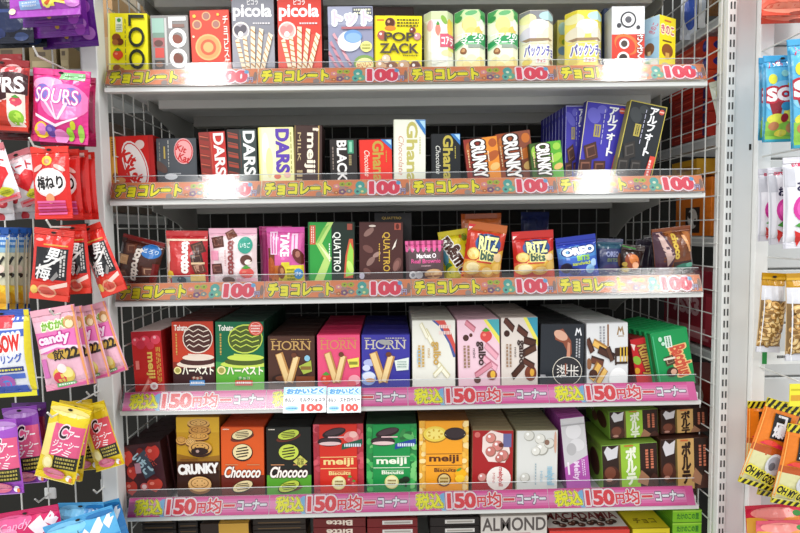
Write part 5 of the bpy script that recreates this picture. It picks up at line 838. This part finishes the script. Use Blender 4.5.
bag('candy_bag', 'magenta candy bag with white diamonds at the bottom left', (-8, 515), (58, 504), 600, -.13, .03, 'cc2060', [E(.3, .9, .3, .06, 'e05a90'), P([(.55, .84), (.72, .92), (.86, .8), (.7, .72)], 'f0e0e8'), P([(.78, .86), (.88, .95), (.98, .86), (.92, .8)], 'f0e0e8'), E(.2, .8, .2, .05, 'e88ab0'), E(.15, .7, .3, .1, 'd83878'), T('Candy', .1, .8, .6, .9, 'f0a8c8', 6, .0, (), .3)], seal='c41c5c', seed=98)
def blue(label, TL, TR, yb, Y, sd, c):
    bag('candy_bag', label, TL, TR, yb, Y, .03, c, [E(.3, .9, .3, .08, '7cc4ec'), P([(.42, .72), (.58, .86), (.66, .78), (.5, .62)], 'e8f0f6'), P([(.64, .8), (.78, .94), (.84, .84), (.72, .72)], 'e8f0f6'), P([(.84, .86), (.94, .97), (.98, .88), (.9, .78)], 'e8f0f6'), T('Cool', .2, .72, .5, .84, '3a5a40', 12, .0, (), .3), E(.8, .95, .2, .03, '2a78b8'), R(.0, .66, 1, .7, '3a8ac8')], seal='4a9fd4', seed=sd, group='blue candy bags at the bottom left')
blue('light blue candy bag with white diamonds, nearest at the bottom left', (43, 527), (112, 505), 600, -.155, 99, '58aee0')
blue('blue candy bag standing behind the nearest light blue one', (58, 503), (104, 502), 590, -.10, 100, '3a8fd0')
blue('blue candy bag touching the white post at the bottom left', (66, 512), (119, 498), 590, -.05, 101, '2f84c8')
for i, (x, y, l) in enumerate(((38, 56, 'white hook tip above the bright pink gummy bag'), (34, 146, 'white hook tip above the red plum bags'), (51, 227, 'white hook tip through the red bags with black panels'), (54, 315, 'white hook tip through the pink candy bags'), (52, 417, 'white hook tip through the yellow edged candy bags'))):
    hook(x, y, l)
for i, (x, y, l) in enumerate(((39, 502, 'wire hook with white clip above the magenta bag'), (97, 493, 'wire hook above the blue bags at the bottom'), (90, 396, 'wire hook tip behind the yellow edged bags'))):
    hook(x, y, l, Y1=-.03)
# =============================================================== BAGS HANGING RIGHT
for k in range(2):
    bag('snack_bag', ['orange red snack bag at the top right, in front', 'orange red snack bag at the top right, behind the other'][k], (762-k*.5, -70), (830, -72), 15+8*k, -.11+.06*k, .036, ['e2604a', 'd8482c'][k], [E(.5, .08, .5, .06, 'f08a70'), E(.4, .2, .3, .08, 'ea7860'), E(.7, .02, .3, .03, '8a3018')], seal='d84a30', seed=110+k, group='orange red bags at the top right', st=.012)
def soblue(label, TL, TR, yb, Y, sd):
    bag('gummy_bag', label, TL, TR, yb, Y, .020, '5ab4dc', [
        R(0, .86, 1, 1, '4aa4d4'), E(.5, .5, .5, .2, '8accec'), T('ノーベル', .1, .86, .5, .94, 'c03a50', 10, .05), E(.2, .72, .1, .06, 'd8d83a'), E(.66, .62, .12, .07, 'e0d840'), E(.5, .78, .1, .04, '9ad8d0'), P([(.04, .58), (.2, .28), (.4, .3), (.46, .6)], '8a1c28'), T('SO', .05, .46, .72, .62, 'f6ecee', 0, .06, (('b8283a', .12),)), R(0, -.1, 1, .24, '8ac048'), E(.3, .26, .24, .06, 'd8d84a'), E(.72, .32, .26, .1, 'f0e860'), E(.24, .18, .14, .05, 'b87a50'), E(.72, .16, .16, .06, 'c88a5a'), E(.45, .1, .16, .04, 'e8d84a'), E(.5, .27, .1, .05, '9a2030'), E(.52, .4, .14, .05, '3a90c0'), R(0, -.1, 1, .03, '3a9ab0'), R(.0, .0, .04, .9, '2a80a8')], seal='4aa8d8', seed=sd, group='light blue sour gummy bags on the right')
soblue('light blue sour gummy bag at the right edge, nearest of the three', (786.5, 40), (834, 36), 147, -.12, 112)
soblue('light blue sour gummy bag with red white letters, middle of the three', (763, 56), (800, 55), 142, -.09, 113)
soblue('light blue sour gummy bag whose left edge shows behind the others', (758.5, 58), (792, 57), 140, -.062, 114)
def grape(label, TL, TR, yb, Y, sd):
    bag('candy_bag', label, TL, TR, yb, Y, .020, 'e8e6ec', [T('pure', .2, .88, .5, .94, 'd0305a', 0, .05), R(0, .68, .24, .9, 'c4c4cc'), T('おも', .26, .62, .7, .74, '2a2448', -4, .04), E(.44, .44, .28, .15, 'd03a9a'), E(.44, .44, .2, .11, 'e860b4'), E(.44, .46, .1, .05, 'f0a0d0'), P([(.2, .25), (.42, .32), (.56, .26), (.38, .22)], '4a9a3a'), P([(.2, .2), (.44, .14), (.3, .02)], 'd8302c'), P([(.72, .22), (.46, .14), (.62, .02)], 'd8302c'), E(.46, .14, .1, .04, 'c02024'), E(.7, .22, .1, .04, 'e04840'), R(.02, .0, .05, .9, 'c8c8d0')], seal='dcdae2', seed=sd, group='white grape candy bags on the right', cr=1.4)
grape('white grape candy bag at the right edge, nearest of the three', (782.5, 158), (826, 156), 248, -.12, 115)
grape('white grape candy bag, middle of the three', (767, 168), (798, 166), 244, -.092, 116)
grape('white grape candy bag farthest left beside the bright white post', (758, 169), (786, 168), 241, -.066, 117)
def cashew(label, TL, TR, yb, Y, sd):
    r = random.Random(sd); art = [R(0, .84, 1, 1, 'b8860c'), R(0, .92, 1, .95, 'd8a830'), R(0, .66, 1, .84, 'dcdce2'), R(0, -.05, 1, .66, '8a6a3c'), R(0, -.1, 1, .08, 'd4d4dc')]
    ru = 5.2/(TR[0]-TL[0]); nc = max(3, int(.9/ru/1.5))
    for j in range(9):
        for i in range(nc):
            u, v = .1+.85*(i+.35*(j % 2))/nc+.04*r.random(), .12+j*.06+.02*r.random(); a = r.random()*360; c = r.choice(['d8b06c', 'e4c080', 'cfa05c', 'dcb474'])
            ca, sa = math.cos(math.radians(a)), math.sin(math.radians(a)); k_ = ru*(TR[0]-TL[0])/80
            art += [E(u, v, ru, k_*.72, '8a6430', a, 14), E(u, v+.004, ru*.9, k_*.62, c, a, 14), E(u+ru*.3*sa, v-k_*.3*ca, ru*.5, k_*.26, '8a6430', a, 10), E(u-ru*.2*sa, v+k_*.3*ca, ru*.5, k_*.14, 'f0d8a4', a, 8)]
    art += [R(.02, .0, .04, .8, 'f0f0f0')]
    bag('nut_bag', label, TL, TR, yb, Y, .022, 'd0b080', art, seal='b88a14', bseal='d4d4dc', seed=sd, group='clear bags of cashew nuts on the right', st=.013)
cashew('clear bag of cashew nuts with a gold top, left of the two', (762, 272.5), (786, 273.5), 352, -.085, 118)
cashew('clear bag of cashew nuts with a gold top at the right edge', (785.5, 273.5), (826, 272), 360, -.118, 119)
def hazard(label, TL, TR, yb, Y, sd):
    stripes = [P([(k*.16-.1, .90), (k*.16-.02, .90), (k*.16+.08, 1), (k*.16, 1)], '1c1a14') for k in range(8)]+[P([(k*.16-.1, -.02), (k*.16-.02, -.02), (k*.16+.06, .06), (k*.16-.02, .06)], '1c1a14') for k in range(8)]
    bag('snack_bag', label, TL, TR, yb, Y, .014, 'e0791a', [R(0, .9, 1, 1, 'e4d430'), R(0, -.1, 1, .48, 'b85420'), R(0, -.1, 1, .4, 'd8d4a0'), R(0, -.1, 1, .06, 'dcd03a')]+stripes+[R(.3, .58, .74, .86, '18161a'), T('コ\n爆', .34, .6, .7, .85, 'e8e6ea', 0, .04), P([(.1, .5), (.3, .56), (.85, .52), (.9, .48), (.4, .5)], 'd82c4a'), E(.4, .53, .2, .03, 'e84a3a'), E(.7, .3, .26, .13, 'd8d8dc'), E(.7, .32, .2, .08, 'a8a8b0'), E(.65, .28, .1, .05, '6a6a70'), T('OH MY GOD', .04, .10, .9, .2, '1c1a14', -12, .06, (('e8dc40', .14),)), R(.03, .08, .05, .9, 'f0a850')], seal='d8c830', seed=sd, group='orange bags with yellow and black warning stripes')
hazard('orange warning striped snack bag tilted over the bright post, nearest', (767.5, 397), (803, 408), 486, -.13, 120)
hazard('orange warning striped snack bag hanging straight at the far left of the fan', (747.5, 401), (780, 401), 470, -.06, 121)
hazard('orange warning striped snack bag second in the fan', (778, 410), (812, 417), 497, -.105, 122)
hazard('orange warning striped snack bag at the right edge, lowest in the fan', (788, 423), (828, 430), 505, -.15, 123)
hazard('orange warning striped snack bag at the back of the fan', (772, 400), (808, 404), 470, -.082, 124)
for k in range(2):
    bag('candy_bag', ['red and pink candy bag at the bottom right, nearest', 'dark red candy bag at the bottom right, behind the pink one'][k], (756-11*k, 521-15*k), (834, 519-18*k), 610, -.12+.04*k, .035, ['e4647c', 'cf2744'][k], [E(.3, .93, .25, .05, 'f09088'), E(.5, .86, .14, .05, 'e89a50'), E(.8, .9, .2, .06, 'f0a0a0'), E(.55, .93, .05, .02, '3a8a3a'), E(.7, .8, .06, .03, '4a9a40'), E(.1, .8, .2, .1, 'e8b040')], seal=['e05a70', 'cc2440'][k], seed=126+k, st=.007)
hook(806, 30, 'wire hook holding the light blue gummy bags', Y1=-.13); hook(806, 148, 'wire hook holding the white grape bags', Y1=-.13); hook(808, 260, 'wire hook holding the cashew bags', Y1=-.12); hook(806, 384, 'wire hook holding the warning striped bags', Y1=-.14)
for nm, lb, x0, x1, y0, y1, Y, c, art in (
    ('price_card', 'small yellow price card at the right edge above the striped bags', 790, 812, 384, 406, -.165, 'ece23c', [R(.0, .1, 1, .16, 'd0c020'), T('98', .15, .3, .8, .75, '3a3a20', 0, .03)] and [R(.05, .7, .9, .78, 'c8b820'), R(.05, .25, .9, .5, 'd8a030')]),
    ('price_card', 'white price card with a green block under the cashew bags', 762, 812, 352, 363.5, -.03, 'e4e6e4', [R(0, 0, .1, 1, '1f8a3a'), small_print(.3, .4, .55, .8, '3a3a3a', 1)])):
    a, b = at(x0, y0, Y), at(x1, y1, Y); w_, h_ = b.x-a.x, a.z-b.z
    mb = MB(); mb.box(-w_/2, 0, -h_/2, w_/2, .0012, h_/2, mat(c)); print_flat(mb, art, w_, h_, h_, lambda x, z, o: (x-w_/2, -o, z-h_/2))
    o = mb.obj(nm); o.location = ((a.x+b.x)/2, Y, (a.z+b.z)/2); tag(o, lb, 'price card')
# two cards clipped over the fourth shelf's rail
for k, (x0, x1, kk, lb) in enumerate(((283, 327, 'ミルクショコラ', 'white and blue price card under the brown wafer boxes'), (326.8, 361.5, 'ストロベリー', 'white and blue price card under the pink wafer boxes'))):
    a, b = at(x0, 387.5, -.008), at(x1, 411.5, -.008); w_, h_ = b.x-a.x-.001, a.z-b.z
    mb = MB(); mb.box(-w_/2, 0, -h_/2, w_/2, .0006, h_/2, mat('f2f4f6'))
    print_flat(mb, [R(0, .68, 1, 1, 'a8d4ee'), T('おかいどく', .06, .72, .94, .95, '5a9ad0', 0, .08, (('d8ecf8', .14),)), T('ホルン', .03, .42, .26, .58, '2a2a30', 0, .03), T(kk, .38, .42, .97, .58, '2a2a30', 0, .03), E(.2, .18, .16, .1, 'a8d8f0'), small_print(.08, .13, .32, .23, '4a90c8', 1), T('100', .42, .05, .92, .34, 'd8564e', 0, .05)], w_, h_, h_, lambda x, z, o: (x-w_/2, -o, z-h_/2))
    o = mb.obj('price_card'); o.location = ((a.x+b.x)/2, -.0095, (a.z+b.z)/2); o.rotation_euler = (-.38, 0, 0); tag(o, lb, 'price card', 'white and blue price cards')
# =============================================================== BEYOND THE RIGHT WIRE GRID
XR = .668
def side_stack(label, xn, yt, yb, xf, c, art, nst, group, face='d03a24', fart=(), wdt=.10, name='box', X=XR, sgn=1):
    """cartons seen end on through the wire grid; near corner at picture x xn, far end at xf"""
    A, B = at_x(xn, yt, X), at_x(xn, yb, X); F = at_x(xf, (yt+yb)/2, X); n = nst; hh = (A.z-B.z)/n; L = F.y-A.y
    for k in range(n):
        z0 = A.z-(k+1)*hh; e = empty(name, (X+sgn*wdt/2, A.y, z0)); tag(e, label if n == 1 else f'{label}, {["topmost"]*(k == 0) and "topmost" or ORD[k]+" from the top"}', 'box', group if n > 1 else None)
        mb = MB(); mb.box(-wdt/2, 0, 0, wdt/2, L, hh-.0012, mat(c), ch=.0008, front=mat(face))
        print_flat(mb, art, L, hh, hh, (lambda x, z, o: (-wdt/2-o, L-x, z)) if sgn > 0 else (lambda x, z, o: (wdt/2+o, x, z)))
        print_flat(mb, list(fart), wdt, hh, hh, lambda x, z, o: (x-wdt/2, -o, z))
        mb.obj('carton', e); fb = MB(); fb.box(-wdt/2+.001, .001, hh-.0012, wdt/2-.001, L-.001, hh-.0008, mat(c)); fb.obj('top_flap', e)
def side_shelf(label, xn, yt, X=XR, th=.022, sgn=1):
    A = at_x(xn, yt, X); e = empty('shelf', (X, .03, A.z)); tag(e, label, 'shelf')
    mb = MB(); x1 = sgn*.26; lo, hi = min(0, x1), max(0, x1)
    mb.box(lo, 0, -.005, hi, .40, 0, WHITE); mb.obj('deck', e)
    mb = MB(); mb.box(min(0, sgn*.012), 0, -th, max(0, sgn*.012), .40, -.005, mat('c9cac8', 'm')); mb.obj('side_rail', e)
side_shelf('white neighbouring shelf seen through the right wire grid, uppermost', 708, 23)
side_shelf('white neighbouring shelf seen through the right wire grid, middle', 708, 137)
side_shelf('white neighbouring shelf seen through the right wire grid, lower', 712, 237)
side_shelf('white neighbouring shelf seen through the right wire grid, lowest', 712, 352)
ov = [E(.92, .5, .06, .34, '2c2c7c'), R(.88, .4, .96, .6, '5a5ab0'), R(.1, .55, .8, .7, 'e07050'), R(.1, .2, .7, .32, 'b82818')]
FO = [E(.4, .5, .3, .35, '2c2c7c'), R(.2, .42, .6, .58, '5a64b8')]
side_stack('red navy-oval box beyond the right wire grid', 709, 36, 85, 670, 'd03a20', ov, 3, 'red boxes with navy ovals beyond the wire grid', 'd24424', FO)
zsh = at_x(708, 137, XR).z
side_stack('dark red box in the lower stack beyond the right wire grid', 708, 86, 135.5, 672, 'b82a1c', [R(.1, .3, .9, .4, 'd86048'), R(.1, .6, .9, .7, '8a1c14'), R(.88, .1, .99, .9, '3a2a5a')], 4, 'dark red boxes beyond the wire grid', 'c03020')
side_stack('orange and brown box beyond the right wire grid under the red stacks', 712, 176, 236, 676, 'e0761a', [R(.3, .05, .7, .5, '2a1c18'), E(.5, .3, .14, .18, 'e8e0d8'), E(.42, .36, .05, .06, '2a1c18'), E(.58, .24, .05, .06, '2a1c18'), R(0, .8, .6, .96, 'c8a030')], 1, None, 'e07c1c')
side_stack('yellow orange carton end behind the orange box beyond the wire grid', 697, 158, 174.5, 672, 'd8a024', [R(.2, .3, .8, .6, 'b87818')], 1, None, 'e0ac30')
side_stack('maroon box with pale numerals beyond the lower right wire grid', 716, 272, 350, 664, '9a2434', [T('7SS3', .2, .36, .72, .62, 'd8a8ac', 0, .05), R(.05, .06, .9, .22, 'c87a80'), R(0, .7, 1, .74, '701822'), R(.84, .1, .98, .66, 'b83a48')], 1, None, 'b03242')
side_stack('dark red carton beyond the lowest part of the right wire grid', 714, 384, 430, 668, '8a2a20', [R(.1, .2, .9, .5, '5a2018'), E(.7, .6, .1, .2, 'c8b8a8')], 1, None, '8a3020')
for k, (x0, x1, yb, c, ar) in enumerate(((682, 699, 40, 'd8dce4', [E(.5, .3, .4, .2, '3a58b0'), E(.4, .6, .3, .12, '6a84c8'), R(.1, .85, .9, 1, 'b8a080')]), (700, 707, 28, 'e8e8e8', [R(.2, .2, .8, .7, 'c8d0dc')]), (709, 722, 16, '6a4418', [E(.5, .5, .3, .2, 'b88a30'), R(.1, .7, .9, .9, '3a2410')]))):
    A = at(x0, -40, .12+.0*k); 
    bag('snack_bag', ['blue and white bag standing beyond the top of the right wire grid', 'narrow white bag standing beyond the top of the right wire grid', 'brown and gold bag standing beyond the top of the right wire grid'][k], (x0, -50), (x1, -50), yb, .20-.06*k, .02, c, ar, seed=140+k)
bag('juice_bag', 'white bag with a yellow lemon picture beyond the right wire grid', (708.5, 83), (727, 78), 134, .055, .018, 'e4e8d8', [E(.5, .68, .36, .2, 'e0d028'), E(.5, .7, .28, .15, 'ecdc40'), P([(.1, .4), (.8, .56), (.9, .44), (.2, .3)], '1f5a3a'), E(.5, .14, .4, .14, 'e8d838'), R(.05, -.1, .95, .04, 'd04030')], seed=144)
# =============================================================== BEYOND THE LEFT WIRE GRID
XL = -.655
for lb, xn, yt in (('white neighbouring shelf seen through the left wire grid, upper', 112, 84), ('white neighbouring shelf seen through the left wire grid, lower', 118, 214)):
    side_shelf(lb, xn, yt, XL, sgn=-1)
side_stack('tan carton beyond the top of the left wire grid', 110, -40, 36, 150, 'b89468', [R(.1, .3, .9, .36, '8a6a44'), R(.2, .6, .6, .8, 'd8c8b0'), R(.62, .1, .7, .9, 'e8e0d4')], 1, None, 'b08858', wdt=.045, X=XL, sgn=-1)
side_stack('pale brown carton under the tan one beyond the left wire grid', 110, 37, 82, 150, 'c8b49a', [R(.1, .2, .5, .5, '9a7a54'), R(.6, .3, .95, .8, 'e8e4dc')], 1, None, 'b89a74', wdt=.045, X=XL, sgn=-1)
side_stack('dark brown carton beyond the left wire grid beside the red wafer bar box', 113, 122, 212, 150, '7a6a5c', [R(.1, .5, .9, .6, '8a7a6a'), R(.1, .1, .6, .3, '6a2420'), R(.5, .7, .9, .9, 'b8b4ac')], 1, None, '5a4a3c', wdt=.045, X=XL, sgn=-1)
# olive cartons standing behind the grid of hanging bags
for k, (x0, x1, y0, c) in enumerate(((-6, 26, 44, '6a5c44'), (28, 58, 46, '7a6a4c'), (59, 70, 45, '8a7a5a'))):
    p0, p1 = at(x0, y0, .10), at(x1, y0+30, .10)
    e = empty('carton_box', ((p0.x+p1.x)/2, .10, p1.z)); tag(e, ['olive brown carton behind the wire grid under the navy bags', 'tan carton behind the wire grid above the pink gummy bag', 'pale tan carton behind the wire grid beside the left post'][k], 'box')
    w_ = p1.x-p0.x-.002; mb = MB(); mb.box(-w_/2, 0, 0, w_/2, .12, p0.z-p1.z, mat(c), ch=.001); print_flat(mb, [R(.1, .3, .9, .5, '9a8a68'), R(.2, .65, .6, .8, '4a3c2c')], w_, p0.z-p1.z, p0.z-p1.z, lambda x, z, o: (x-w_/2, -o, z)); mb.obj('carton', e)
    fb = MB(); fb.box(-w_/2+.001, .001, p0.z-p1.z, w_/2-.001, .119, p0.z-p1.z+.0006, mat(c)); fb.obj('top_flap', e)
